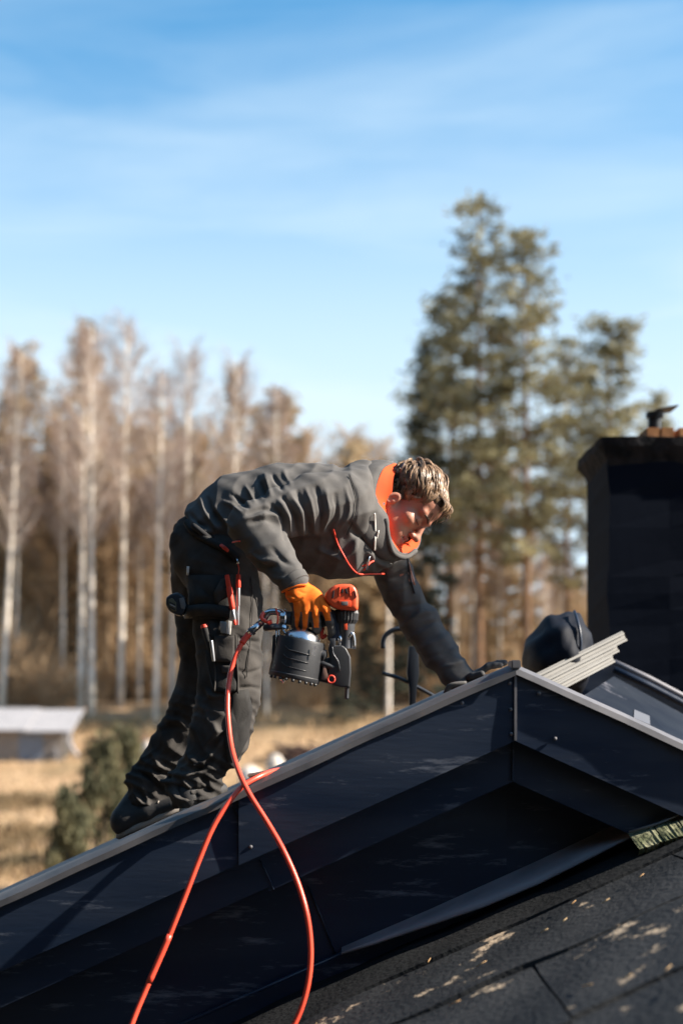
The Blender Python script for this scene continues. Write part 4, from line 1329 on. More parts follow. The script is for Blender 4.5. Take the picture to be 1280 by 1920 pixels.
def build_body():
    s = Sdf(A3(P(200, 1560, 4.5)) - A3((0, 0.42, 0)), A3(P(905, 845, 4.5)) + A3((0.02, 0.46, 0)), 0.0038)
    # trunk and limbs under the clothes
    s.chain([A3(P(398, 1030, 4.6)), A3(P(470, 985, 4.59)), A3(P(560, 965, 4.58)), A3(P(650, 952, 4.58)), neck0],
            [(0.15, 0.105), (0.14, 0.10), (0.15, 0.11), (0.16, 0.10), (0.075, 0.06)], 0.03, (0, 1, 0))
    for h, k_, a in ((hipN, knN, anN), (hipF, knF, anF)): s.chain([h, k_, a], [0.075, 0.045, 0.030], 0.03)
    for a, b, c in ((shN, elN, wrN), (shF, elF, wrF)): s.chain([a, b, c], [0.050, 0.032, 0.024], 0.03)
    s.ell(anN + A3((0.03, 0.05, -0.01)), (0.05, 0.07, 0.03), 0.02); s.ell(anF + A3((0.05, 0, -0.0)), (0.07, 0.035, 0.03), 0.02)
    s.ell(wrN + A3((0.03, 0.03, -0.045)), (0.03, 0.025, 0.035), 0.02)
    s.ell(wrF + A3((0.03, 0, -0.01)), (0.03, 0.03, 0.012), 0.02)
    # neck and head
    s.seg(neck0, neck1, 0.060, 0.055, 0.03)
    s.ell(hd(0, -0.014, 0.034), (0.074, 0.096, 0.084), 0.012, HM)
    s.ell(hd(0, 0.030, -0.035), (0.061, 0.060, 0.085), 0.02, HM)
    s.ell(hd(0, 0.046, 0.042), (0.062, 0.050, 0.052), 0.02, HM)
    for e in (-1, 1):
        s.seg(hd(e * 0.055, -0.012, -0.066), hd(e * 0.026, 0.062, -0.116), 0.023, 0.020, 0.022)
        s.ell(hd(e * 0.044, 0.058, -0.036), (0.023, 0.024, 0.019), 0.018, HM)
        s.seg(hd(e * 0.008, 0.090, 0.009), hd(e * 0.050, 0.072, 0.013), 0.0115, 0.010, 0.014)
        s.ell(hd(e * 0.031, 0.100, -0.012), (0.019, 0.015, 0.013), 0.010, HM, 'sub')
        s.ell(hd(e * 0.031, 0.0745, -0.014), (0.0165, 0.0145, 0.0135), 0.004, HM)
        s.seg(hd(e * 0.017, 0.086, -0.018), hd(e * 0.045, 0.077, -0.019), 0.0042, 0.0035, 0.004)
    s.ell(hd(0, 0.074, -0.119), (0.025, 0.021, 0.019), 0.016, HM)
    s.ell(hd(0, 0.070, -0.082), (0.034, 0.026, 0.022), 0.016, HM)
    # throat and underside of the chin
    s.ell(A3(P(741, 984, 4.535)), (0.038, 0.055, 0.058), 0.02)
    s.ell(A3(P(737, 1011, 4.535)), (0.020, 0.032, 0.021), 0.014)
    # nose
    s.seg(hd(0, 0.087, 0.002), hd(0, 0.111, -0.044), 0.0085, 0.0115, 0.010)
    s.ell(hd(0, 0.1155, -0.050), (0.0125, 0.0125, 0.0105), 0.008, HM)
    for e in (-1, 1):
        s.ell(hd(e * 0.0135, 0.101, -0.054), (0.0085, 0.012, 0.0085), 0.006, HM)
        s.ell(hd(e * 0.0075, 0.107, -0.062), (0.0042, 0.006, 0.004), 0.003, HM, 'sub')
    # mouth, slightly open
    s.seg(hd(-0.022, 0.088, -0.079), hd(0, 0.099, -0.075), 0.0045, 0.0062, 0.005); s.seg(hd(0.022, 0.088, -0.079), hd(0, 0.099, -0.075), 0.0045, 0.0062, 0.005)
    s.seg(hd(-0.020, 0.087, -0.088), hd(0, 0.0965, -0.092), 0.0048, 0.0070, 0.005); s.seg(hd(0.020, 0.087, -0.088), hd(0, 0.0965, -0.092), 0.0048, 0.0070, 0.005)
    s.seg(hd(-0.022, 0.093, -0.083), hd(0.022, 0.093, -0.083), 0.0026, 0.0026, 0.003, op='sub')
    # ears
    for e in (-1, 1):
        M = [Rh * e, (Fh * 0.95 - Uh * 0.3), (Uh * 0.95 + Fh * 0.3)]
        M = [m / np.linalg.norm(m) for m in M]
        s.ell(hd(e * 0.078, -0.014, -0.046), (0.0115, 0.0185, 0.031), 0.006, M)
        s.ell(hd(e * 0.089, -0.009, -0.047), (0.008, 0.0095, 0.0185), 0.004, M, 'sub')
        s.ell(hd(e * 0.082, -0.005, -0.050), (0.005, 0.004, 0.006), 0.003, M)
    V, Q = s.mesh(1)
    # material zones: lips and lids a little redder
    C = V[Q].mean(1) - Oh
    r, f, u = C @ Rh, C @ Fh, C @ Uh
    lips = (np.abs(r) < 0.0235) & (f > 0.088) & (u < -0.0735) & (u > -0.0985)
    inner = (np.abs(r) < 0.019) & (f > 0.078) & (np.abs(u + 0.083) < 0.0018) & (f < 0.094)
    mi = np.where(inner, 2, np.where(lips, 1, 0))
    m_lip = mat('lips', (0.36, 0.125, 0.105), 0.45, spec=0.45); m_in = mat('mouth_dark', (0.05, 0.012, 0.012), 0.6)
    return mesh_np('body', V, Q, [m_skin, m_lip, m_in], person, matidx=mi)
body = build_body()

m_hair_d = mat('hair', (0.36, 0.235, 0.14), 0.38, col2=(0.14, 0.082, 0.045), scale=55, lo=0.35, hi=0.65, spec=0.6)
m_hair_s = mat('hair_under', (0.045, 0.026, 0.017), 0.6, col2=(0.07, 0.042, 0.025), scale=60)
def build_hair():
    s = Sdf(Oh - 0.17, Oh + 0.17, 0.0034)
    s.ell(hd(0, -0.018, 0.042), (0.0805, 0.101, 0.087), 0.006, HM)
    s.ell(hd(0, 0.040, 0.062), (0.064, 0.050, 0.044), 0.012, HM)
    n = Fh * 0.72 - Uh * 1.0 + Rh * 0.10
    s.half(hd(0, 0.092, 0.064), n, 0.006)
    s.half(hd(0, 0.090, 0.06), Fh, 0.004)
    V, Q = s.mesh(1)
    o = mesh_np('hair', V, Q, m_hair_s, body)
    # locks swept from the crown to the brow, tips lifted and curled
    g = np.random.default_rng(14)
    VV, FF, off = [], [], 0
    def strand(pts, r0):
        nonlocal off
        V_, Q_ = tube_arr(pts, r0 * np.array([0.7, 1, 1, 1, 1, 0.8, 0.5, 0.15]), 3, flat=0.7)
        VV.append(V_); FF.extend(tuple(k + off for k in f) for f in quads_tris(Q_)); off += len(V_)
    guides = 0
    while guides < 270:
        d = g.normal(size=3); d /= np.linalg.norm(d)
        p = A3((d[0] * 0.079, -0.016 + d[1] * 0.100, 0.042 + d[2] * 0.087))
        if p[2] < 0.064 + 0.72 * (p[1] - 0.092) + 0.002 + 0.014 * max(0, p[0] / 0.07) * (1 if p[1] > 0.0 else 0) or p[1] > 0.066: continue
        guides += 1
        top = max(0, d[2])
        fl = A3((0.25 + 0.45 * d[0], 1.0, 0.0)) * (0.2 + top) + A3((0.25 * d[0], 0.25 if d[1] > -0.3 else -0.2, -0.8)) * (1 - top)
        L = (0.036 + 0.072 * top) * g.uniform(0.75, 1.2)
        fl += g.normal(size=3) * 0.12
        fl -= d * (fl @ d); fl /= np.linalg.norm(fl)
        wv = np.cross(d, fl); ph = g.uniform(0, 6.28); am = g.uniform(0.003, 0.008) * (1.15 - 0.75 * top)
        lift = 0.004 + 0.012 * top * g.uniform(0.2, 1.2)
        wl_ = g.uniform(4.0, 6.5)
        for k in range(13):
            o1, o2, l2 = g.normal() * 0.0042, g.normal() * 0.0016, g.uniform(0.8, 1.1)
            pts = []
            for t in np.linspace(0, 1, 8):
                LL = L * l2
                sp_ = 1.0 - 0.55 * t
                q = p + fl * LL * t + d * (lift * math.sin(t * 2.7) - 0.62 * (LL * t) ** 2 / 0.09 + 0.0015 + o2) + wv * (am * math.sin(ph + t * wl_) * (0.3 + t) + o1 * sp_)
                pts.append(hd(*q))
            strand(pts, g.uniform(0.0010, 0.0019))
    # forelock falling over the brow
    for i in range(26):
        r = -0.055 + 0.105 * (i + g.random()) / 26
        p = A3((r, 0.056 + g.normal() * 0.008, 0.096 - r * r * 6))
        sw = g.uniform(-0.25, 0.25); L = g.uniform(0.045, 0.072); ph = g.uniform(0, 6)
        for k in range(11):
            o1, o2, l2 = g.normal() * 0.0034, g.normal() * 0.0016, g.uniform(0.8, 1.1)
            pts = []
            for t in np.linspace(0, 1, 8):
                LL = L * l2
                q = p + A3((sw * LL * t + o1 * (1 - 0.5 * t), 0.034 * math.sin(t * 1.9) + 0.004 * t, o2 + 0.008 * math.sin(t * 3) - LL * 0.58 * t * t)) + A3((0.004 * math.sin(ph + t * 5) * t, 0, 0))
                pts.append(hd(*q))
            strand(pts, g.uniform(0.0010, 0.0019))
    poly_obj('lock', np.vstack(VV), FF, m_hair_d, o)
    for e in (-1, 1):
        tube('eyebrow', smooth_pts([hd(e * 0.013, 0.0985, 0.006), hd(e * 0.030, 0.094, 0.013), hd(e * 0.047, 0.0825, 0.012), hd(e * 0.056, 0.072, 0.006)], 10),
             np.array([.0025, .004, .0045, .0045, .004, .004, .0035, .003, .002, .001]), m_hair_s, body, 6)
        tube('eyelash', smooth_pts([hd(e * 0.018, 0.0865, -0.0195), hd(e * 0.030, 0.0905, -0.0225), hd(e * 0.043, 0.0835, -0.0215), hd(e * 0.049, 0.077, -0.018)], 10), 0.0016, m_hair_s, body, 5)
build_hair()

# --- jacket
m_jacket = mat('jacket_fleece', (0.105, 0.101, 0.098), 0.95, col2=(0.086, 0.083, 0.081), scale=30, spec=0.08, bump=0.0007, bscale=320)
m_jacket_dark = mat('jacket_dark_panel', (0.024, 0.024, 0.026), 0.85, col2=(0.03, 0.03, 0.032), scale=30, spec=0.2, bump=0.0006, bscale=320)
m_orange = mat('orange_lining', (0.74, 0.070, 0.010), 0.8, col2=(0.66, 0.06, 0.01), scale=20, spec=0.25)
m_red = mat('red_piping', (0.75, 0.06, 0.03), 0.55)
m_white = mat('white_cord', (0.72, 0.70, 0.66), 0.6)
m_steel = mat('polished_steel', (0.62, 0.63, 0.65), 0.25, metal=1.0)

def build_jacket():
    s = Sdf(A3(P(325, 1320, 4.5)) - A3((0, 0.50, 0)), A3(P(915, 850, 4.5)) + A3((0, 0.48, 0)), 0.0046)
    pts = [A3(P(397, 1001, 4.6)), A3(P(455, 972, 4.59)), A3(P(530, 962, 4.58)), A3(P(605, 972, 4.57)), A3(P(655, 962, 4.57)), A3(P(682, 944, 4.575))]
    s.chain(pts, [(0.188, 0.118), (0.185, 0.140), (0.188, 0.152), (0.20, 0.172), (0.185, 0.13), (0.11, 0.075)], 0.03, (0, 1, 0))
    # hanging chest of the jacket
    s.chain([A3(P(560, 1010, 4.5)), A3(P(640, 1022, 4.5)), A3(P(688, 1034, 4.56)), A3(P(716, 1034, 4.62))], [0.10, 0.100, 0.070, 0.050], 0.04)
    # hood roll behind the neck
    s.chain([A3(P(672, 905, 4.44)), A3(P(678, 895, 4.58)), A3(P(690, 905, 4.72))], [0.046, 0.050, 0.046], 0.03)
    # near arm
    s.chain([A3(P(640, 945, 4.42)), A3(P(592, 946, 4.375)), A3(P(530, 962, 4.32)), elN], [0.104, 0.093, 0.075, 0.068], 0.022)
    s.chain([elN, A3(P(505, 1030, 4.25)), wrN + (elN - wrN) * 0.02], [0.068, 0.062, 0.043], 0.02)
    # far arm
    s.chain([A3(P(712, 1000, 4.74)), A3(P(741, 1085, 4.79)), A3(P(757, 1122, 4.80)), A3(P(789, 1171, 4.80)), A3(P(822, 1221, 4.77)), A3(P(853, 1262, 4.73)), A3(P(868, 1280, 4.71))],
            [0.085, 0.060, 0.056, 0.062, 0.058, 0.047, 0.044], 0.03)
    # trim: hem, cuffs
    ax = pts[1] - pts[0]
    s.half(pts[0] - ax / np.linalg.norm(ax) * 0.035, -ax, 0.012, lo=A3(P(330, 1100, 4.3)), hi=pts[0] + 0.2)
    V, Q = s.mesh(2)
    st = []
    # sleeve: folds fanning out from the armpit
    for l, w, h in (
        ([(535, 1008), (530, 971), (508, 946)], 5, -.010), ([(546, 1006), (541, 968), (522, 938)], 5, .007),
        ([(560, 1002), (553, 965), (530, 932)], 5, -.011), ([(570, 1000), (563, 960), (543, 926)], 5, .007),
        ([(580, 998), (570, 950), (557, 922)], 5, -.010), ([(589, 998), (585, 955), (574, 918)], 5, .007),
        ([(599, 996), (603, 957), (593, 915)], 5, -.010), ([(607, 996), (616, 962), (610, 920)], 5, .006),
        ([(616, 994), (631, 965), (629, 928)], 5, -.008), ([(640, 985), (655, 955), (648, 915)], 5, .005),
        ([(513, 955), (490, 953), (465, 962)], 5, -.008), ([(520, 967), (495, 965), (458, 974)], 5, .006),
        ([(520, 982), (500, 975), (470, 980)], 5, -.006),
        ([(470, 1037), (490, 1049), (512, 1051)], 5, .009), ([(468, 1046), (490, 1060), (515, 1062)], 6, -.008),
        ([(500, 1075), (520, 1085), (545, 1085)], 5, .005), ([(512, 1030), (530, 1050), (548, 1060)], 6, -.005),
        # back
        ([(497, 932), (490, 914), (484, 896)], 5, -.009), ([(508, 928), (501, 906), (497, 890)], 5, .006), ([(530, 918), (518, 902), (510, 890)], 5, -.008),
        ([(464, 950), (450, 938), (436, 928)], 5, -.010), ([(478, 940), (468, 925), (460, 912)], 5, .007), ([(452, 960), (436, 948), (420, 940)], 5, .006),
        ([(545, 908), (536, 895), (532, 884)], 5, .005),
        # waist
        ([(378, 938), (388, 965), (408, 992)], 6, .010), ([(388, 936), (400, 962), (418, 985)], 6, -.009), ([(361, 975), (376, 990), (393, 998)], 5, .009),
        ([(402, 950), (418, 972), (436, 990)], 6, .007), ([(358, 965), (370, 980), (384, 988)], 5, -.008),
        # chest flap
        ([(598, 1030), (640, 1046), (660, 1030), (668, 1012)], 6, .012), ([(620, 1000), (628, 1020), (615, 1035)], 5, -.008),
        ([(655, 985), (672, 1005), (690, 1010)], 7, -.010), ([(690, 1035), (715, 1058), (745, 1050)], 8, .010),
        # far sleeve
        ([(712, 1085), (740, 1083), (770, 1072)], 5, -.005), ([(722, 1110), (750, 1104), (778, 1092)], 5, .005), ([(735, 1140), (770, 1136), (800, 1130)], 6, -.006),
        ([(760, 1168), (790, 1150), (812, 1148)], 6, .007), ([(770, 1185), (800, 1170), (826, 1165)], 6, -.006), ([(800, 1235), (830, 1225), (850, 1210)], 6, -.004),
        ([(825, 1252), (850, 1246), (868, 1240)], 5, .004)):
        st.append((l, w * 0.78, h * 1.35))
    # seams
    st += [([(652, 890), (668, 930), (664, 975), (645, 1010)], 2.2, -.004)]
    V = folds(V, Q, st)
    N = vnormals(V, Q)
    wob = np.sin(V[:, 0] * 61 + V[:, 2] * 47) * np.sin(V[:, 1] * 53 + V[:, 0] * 29) * 0.0022 + (0.5 - np.abs(np.sin(V[:, 0] * 43 - V[:, 2] * 31 + 1.5 * np.sin(V[:, 2] * 23 + V[:, 0] * 11)))) * 0.0045
    V = lap(V + N * wob[:, None], Q, 0.2)
    return mesh_np('jacket', V, Q, m_jacket, person)
jacket = build_jacket()

def ring_band(name, base, top, inner, m, parent, m_in):
    """standing collar: outer cloth from the base ring to the rim, lining from the rim in to the neck"""
    ring = lambda r: smooth_pts(list(r) + [r[0]], 61)[:-1]
    b, t, i_ = ring(base), ring(top), ring(inner)
    n = len(b)
    def band(p, q, bul, k=6):
        rows = []
        for u in np.linspace(0, 1, k):
            r = p + (q - p) * u; c = r.mean(0); d = r - c; d /= np.linalg.norm(d, axis=1)[:, None]
            rows.append(r + d * bul * math.sin(u * math.pi))
        V = np.vstack(rows)
        return V, [(a * n + j, a * n + (j + 1) % n, (a + 1) * n + (j + 1) % n, (a + 1) * n + j) for a in range(k - 1) for j in range(n)]
    V, Q = band(b, t, 0.012)
    o = mesh_np(name, V, Q, m, parent)
    for mod_t in (o,):
        sm = mod_t.modifiers.new('thickness', 'SOLIDIFY'); sm.thickness = 0.006; sm.offset = 0
    V, Q = band(t + (i_ - t) * 0.04, i_, -0.004)
    mesh_np('collar_lining', V, Q, m_in, parent)
    return o
cb_ = [P(676, 872, 4.58), P(658, 905, 4.46), P(660, 950, 4.40), P(672, 990, 4.41), P(688, 1022, 4.43), P(716, 1050, 4.53), P(738, 1030, 4.66), P(722, 955, 4.74), P(698, 890, 4.70)]
ct_ = [P(738, 868, 4.58), P(716, 882, 4.475), P(703, 930, 4.435), P(726, 968, 4.440), P(731, 1006, 4.455), P(754, 1037, 4.53), P(786, 1020, 4.645), P(786, 940, 4.68), P(760, 880, 4.66)]
ci_ = [P(750, 876, 4.58), P(738, 892, 4.490), P(734, 926, 4.475), P(722, 968, 4.52), P(728, 1002, 4.58), P(758, 1018, 4.60), P(776, 998, 4.62), P(772, 940, 4.66), P(758, 884, 4.65)]
ring_band('collar', cb_, ct_, ci_, m_jacket, jacket, m_orange)
# front of the collar turned up under the chin
tube('collar_edge', smooth_pts([P(723, 972, 4.436), P(728, 1011, 4.448), P(738, 1037, 4.485), P(760, 1045, 4.53), P(779, 1032, 4.58)], 18), 0.008, m_jacket, jacket, 8)
# piping, cords, zip
def on_front(line, Y0, name, r, m, parent, n=24):
    return tube(name, smooth_pts([P(x, y, Y) for x, y, Y in line], n), r, m, parent, 6)
def lay_on(ob_V, line, lift):
    """drop a pixel line on the near surface of a cloth"""
    px = to_px(ob_V); out = []
    for x, y in line:
        d = np.hypot(px[:, 0] - x, px[:, 1] - y)
        c = np.where(d < 4.5)[0]
        if len(c) == 0: c = [int(np.argmin(d))]
        Y = ob_V[c, 1].min()
        out.append(P(x, y, Y - lift))
    return out
def world_V(o):
    a = np.empty(len(o.data.vertices) * 3, dtype=np.float32); o.data.vertices.foreach_get('co', a)
    return a.reshape(-1, 3) + np.array(rootloc(o.parent) if o.parent else (0, 0, 0), dtype=np.float32)
JV = np.vstack([world_V(jacket)] + [world_V(c) for c in jacket.children if c.name.startswith(('collar', 'collar_edge'))])
def draped(name, line, lift, r, m, parent, V=None, n=None):
    l2 = smooth_pts([(x, y, 0) for x, y in line], n or max(8, int(len(line) * 5)))[:, :2]
    p = np.array([list(q) for q in lay_on(JV if V is None else V, l2, lift)])
    for _ in range(2): p[1:-1] = (p[:-2] + 2 * p[1:-1] + p[2:]) / 4
    return tube(name, p, r, m, parent, 6)
draped('piping', [(625, 992), (632, 1018), (644, 1041), (655, 1060), (671, 1076), (695, 1076), (720, 1076)], 0.004, 0.0028, m_red, jacket)
draped('drawcord', [(702, 963), (703, 985), (703, 1008), (702, 1032)], 0.006, 0.0026, m_white, jacket)
draped('drawcord', [(712, 985), (709, 998), (706, 1010)], 0.006, 0.002, m_white, jacket)
zp = P(689, 1055, float(JV[np.argsort(np.hypot(*(to_px(JV) - (689, 1055)).T))[:20], 1].min()) - 0.012)
tube('zip_pull', [zp + Vector((0.010, 0, 0.03)), zp + Vector((0.003, -0.003, 0.010)), zp + Vector((-0.004, 0, -0.022))], [0.0022, 0.004, 0.0055], m_steel, jacket, 6)
tubes('zip_tab', [([zp + Vector((-0.018, 0, -0.012)), zp + Vector((0.02, 0, 0.006))], 0.0028), ([zp + Vector((0.01, -.002, 0.002)), zp + Vector((-0.012, -.002, -0.024))], 0.0024)], m_red, jacket)
draped('sleeve_zip', [(764, 1048), (767, 1070), (770, 1090), (777, 1113)], 0.003, 0.0032, m_jacket_dark, jacket)
draped('sleeve_print', [(766, 1054), (770, 1072), (776, 1096)], 0.003, 0.0016, mat('dull_orange', (0.38, 0.12, 0.05), 0.7), jacket)
draped('sleeve_print', [(769, 1072), (774, 1086), (778, 1097)], 0.003, 0.0013, MATS['dull_orange'], jacket)
draped('shoulder_seam', [(655, 890), (668, 930), (664, 970), (650, 1002)], 0.0005, 0.0016, m_jacket_dark, jacket)
draped('hem_band', [(362, 985), (385, 1003), (410, 1018), (432, 1032), (448, 1046)], 0.004, 0.010, m_jacket_dark, jacket)
# cuffs
def cuff(c, ax, r, parent, name='cuff'):
    ax = A3(ax) / np.linalg.norm(ax)
    lathe(name, c - ax * 0.006, c + ax * 0.022, [(0, r * 0.98), (0.1, r * 1.06), (0.9, r * 1.0), (1, r * 0.9)], m_jacket, parent, 28)
cuff(wrN - (wrN - elN) / np.linalg.norm(wrN - elN) * 0.012, wrN - elN, 0.045, jacket)

# --- trousers
m_trouser = mat('work_trousers', (0.072, 0.067, 0.063), 0.9, col2=(0.036, 0.034, 0.033), scale=9, lo=0.35, hi=0.65, spec=0.08, bump=0.0008, bscale=260,
                third=((0.11, 0.095, 0.075), 12, 0.66, 0.76))
m_trouser_dark = mat('trouser_reinforcement', (0.020, 0.020, 0.021), 0.8, col2=(0.032, 0.031, 0.030), scale=14, spec=0.25, bump=0.0008, bscale=260)
def build_trousers():
    s = Sdf(A3(P(205, 1545, 4.5)) - A3((0, 0.32, 0)), A3(P(505, 930, 4.5)) + A3((0.02, 0.46, 0)), 0.0046)
    s.ell(A3(P(398, 1030, 4.6)), (0.128, 0.178, 0.135), 0.02)
    s.ell(A3(P(372, 1030, 4.53)), (0.090, 0.10, 0.12), 0.02); s.ell(A3(P(370, 1035, 4.68)), (0.088, 0.10, 0.12), 0.02)
    s.chain([A3(P(412, 1062, 4.5)), A3(P(424, 1130, 4.475)), A3(P(428, 1190, 4.455)), A3(P(432, 1250, 4.44)), A3(P(430, 1300, 4.43)), A3(P(412, 1366, 4.425)), A3(P(388, 1420, 4.42)), A3(P(366, 1462, 4.42)), A3(P(361, 1498, 4.42))],
            [0.120, 0.112, 0.104, 0.098, 0.095, 0.092, 0.070, 0.066, 0.065], 0.02)
    s.chain([A3(P(385, 1070, 4.72)), A3(P(388, 1180, 4.75)), A3(P(383, 1260, 4.77)), A3(P(366, 1318, 4.78)), A3(P(330, 1386, 4.80)), A3(P(296, 1446, 4.82)), A3(P(280, 1486, 4.82))],
            [0.115, 0.100, 0.080, 0.078, 0.070, 0.072, 0.060], 0.02)
    # knee-pad pocket bulging in front of the near knee
    s.seg(A3(P(452, 1318, 4.42)), A3(P(432, 1420, 4.41)), (0.07, 0.055), (0.05, 0.035), 0.02, (0, 1, 0))
    # hem folds piling on the shoe
    s.chain([A3(P(330, 1466, 4.40)), A3(P(392, 1470, 4.42))], [0.040, 0.040], 0.02); s.chain([A3(P(338, 1490, 4.38)), A3(P(392, 1492, 4.42))], [0.034, 0.034], 0.02)
    s.chain([A3(P(262, 1466, 4.80)), A3(P(318, 1470, 4.80))], [0.050, 0.040], 0.02); s.chain([A3(P(264, 1500, 4.80)), A3(P(316, 1502, 4.80))], [0.044, 0.036], 0.015)
    s.half(A3(P(361, 1512, 4.42)), (0.1, 0, -1), 0.008, lo=A3(P(300, 1545, 4.2)), hi=A3(P(460, 1480, 4.60)))
    V, Q = s.mesh(2)
    st = []
    for l, w, h in (
        ([(398, 1120), (405, 1150), (404, 1175)], 7, -.012), ([(385, 1112), (395, 1104), (415, 1110)], 5, .010), ([(372, 1130), (380, 1118), (392, 1120)], 5, .012),
        ([(440, 1190), (460, 1200), (486, 1204)], 5, -.006), ([(445, 1212), (468, 1216), (488, 1226)], 5, .005), ([(440, 1255), (465, 1262), (488, 1254)], 5, -.005),
        ([(446, 1290), (470, 1288), (488, 1292)], 4, -.007), ([(388, 1296), (400, 1305), (420, 1305)], 6, .012), ([(450, 1330), (462, 1312), (468, 1322)], 5, -.010),
        ([(370, 1310), (382, 1330), (392, 1352)], 8, .006), ([(400, 1358), (412, 1372), (424, 1368)], 5, .010), ([(382, 1400), (396, 1384), (408, 1366)], 6, .008),
        ([(392, 1402), (408, 1388), (420, 1372)], 6, -.009), ([(356, 1420), (364, 1428), (368, 1425)], 4, .012), ([(355, 1434), (375, 1434), (398, 1412)], 5, .012),
        ([(360, 1446), (378, 1440), (400, 1428)], 6, -.012), ([(330, 1450), (360, 1452), (394, 1442)], 6, .010), ([(322, 1470), (355, 1480), (392, 1482)], 5, -.012),
        ([(340, 1462), (352, 1472), (362, 1490)], 5, .010), ([(378, 1450), (386, 1466), (398, 1486)], 5, -.009), ([(324, 1492), (355, 1500), (400, 1496)], 4, .008),
        # far leg
        ([(285, 1412), (296, 1430), (304, 1448)], 7, .012), ([(284, 1448), (300, 1464), (316, 1468)], 5, .013), ([(290, 1440), (312, 1452), (324, 1450)], 6, -.012),
        ([(250, 1482), (270, 1506), (312, 1506)], 6, .013), ([(268, 1480), (276, 1498), (280, 1506)], 5, .008), ([(262, 1512), (290, 1516), (316, 1514)], 4, -.012), ([(300, 1370), (330, 1362), (345, 1370)], 7, -.006),
        ([(318, 1352), (336, 1350), (350, 1366)], 6, .007), ([(262, 1446), (280, 1462), (300, 1480)], 5, -.010)):
        st.append((l, w * 0.78, h * 1.35))
    V = folds(V, Q, st)
    N = vnormals(V, Q)
    wob = np.sin(V[:, 0] * 57 + V[:, 2] * 39) * np.sin(V[:, 1] * 49 + V[:, 2] * 31) * 0.0030 + np.sin(V[:, 0] * 91 - V[:, 2] * 63) * 0.0012
    low_ = np.clip((1260 - to_px(V)[:, 1]) / -160, 0.25, 1)
    wob = wob + (0.5 - np.abs(np.sin(V[:, 0] * 38 + V[:, 2] * 66 + 1.7 * np.sin(V[:, 2] * 29 + V[:, 1] * 17)))) * 0.0075 * low_ + (0.5 - np.abs(np.sin(V[:, 0] * 83 - V[:, 2] * 47 + 2 * np.sin(V[:, 2] * 37)))) * 0.004 * low_
    V = lap(V + N * wob[:, None], Q, 0.2)
    return mesh_np('trousers', V, Q, m_trouser, person)
trousers = build_trousers()
TV_ = world_V(trousers)
def near_Y(V, x, y, rad=6.0):
    px = to_px(V); d = np.hypot(px[:, 0] - x, px[:, 1] - y)
    c = np.where(d < rad)[0]
    if len(c) == 0: c = [int(np.argmin(d))]
    return float(V[c, 1].min())
def cloth_patch(name, outline, m, parent, V, lift=0.004, th=0.004, n=None):
    """a pocket or patch cut to an outline in the picture, lying on the cloth below it"""
    o2 = np.array(outline, float)
    c = o2.mean(0)
    rings = [o2 * k + c * (1 - k) for k in (1.0, 0.72, 0.42)]
    k = len(o2)
    pts, faces = [], []
    for i, rg in enumerate(rings):
        for x, y in rg: pts.append(P(x, y, near_Y(V, x, y) - lift - (0.002 if i else 0)))
    pts.append(P(c[0], c[1], near_Y(V, c[0], c[1]) - lift - 0.003))
    base = len(pts)
    for x, y in rings[0]: pts.append(P(x, y, near_Y(V, x, y) + th))
    for i in range(2):
        for j in range(k): faces.append((i * k + j, i * k + (j + 1) % k, (i + 1) * k + (j + 1) % k, (i + 1) * k + j))
    for j in range(k): faces.append((2 * k + j, 2 * k + (j + 1) % k, 3 * k)); faces.append((j, base + j, base + (j + 1) % k, (j + 1) % k))
    return poly_obj(name, pts, faces, m, parent, smooth=True)
def densify(o, m=3):
    o = np.array(o, float); out = []
    for i in range(len(o)):
        for k in range(m): out.append(o[i] + (o[(i + 1) % len(o)] - o[i]) * k / m)
    return out
# holster pocket, leg pocket with flap, knee patch, belt band and loops
cloth_patch('holster_pocket', densify([(352, 1078), (440, 1078), (436, 1124), (430, 1160), (362, 1162), (356, 1120)]), m_trouser_dark, trousers, TV_, 0.006)
cloth_patch('pocket_flap', densify([(400, 1112), (414, 1086), (436, 1076), (438, 1112), (424, 1118), (404, 1136)]), m_trouser, trousers, TV_, 0.016)
cloth_patch('leg_pocket', densify([(386, 1218), (442, 1218), (446, 1296), (430, 1300), (398, 1294)]), m_trouser_dark, trousers, TV_, 0.010)
cloth_patch('pocket_flap', densify([(402, 1192), (440, 1192), (440, 1242), (404, 1240)]), m_trouser, trousers, TV_, 0.020)
cloth_patch('pocket_flap', densify([(414, 1248), (436, 1248), (438, 1262), (416, 1262)]), m_trouser, trousers, TV_, 0.020)
cloth_patch('knee_patch', densify([(436, 1296), (466, 1292), (474, 1330), (466, 1384), (446, 1424), (426, 1430), (420, 1390), (428, 1340)]), m_trouser_dark, trousers, TV_, 0.003)
draped('pocket_seam', [(442, 1190), (443, 1230), (446, 1270), (446, 1300)], 0.012, 0.003, m_trouser, trousers, V=TV_)
draped('pocket_seam', [(398, 1222), (404, 1262), (402, 1296)], 0.014, 0.003, m_trouser, trousers, V=TV_)
draped('pocket_seam', [(386, 1220), (392, 1262), (400, 1292)], 0.012, 0.0022, m_trouser, trousers, V=TV_)
draped('outseam', [(470, 1080), (474, 1130), (470, 1190), (462, 1270)], 0.0004, 0.0014, m_trouser_dark, trousers, V=TV_)
draped('stitching', [(446, 1190), (446, 1215), (450, 1240)], 0.006, 0.0012, m_trouser_dark, trousers, V=TV_)
draped('waistband', [(350, 978), (362, 996), (392, 1014), (430, 1034), (446, 1050)], 0.006, 0.012, m_trouser_dark, trousers, V=TV_)
draped('side_label', [(353, 1062), (352, 1078)], 0.008, 0.0042, mat('pale_label', (0.66, 0.64, 0.62), 0.7), trousers, V=TV_, n=4)
draped('hammer_loop', [(352, 1150), (372, 1144), (400, 1144), (432, 1148)], 0.012, 0.020, m_trouser_dark, trousers, V=TV_)
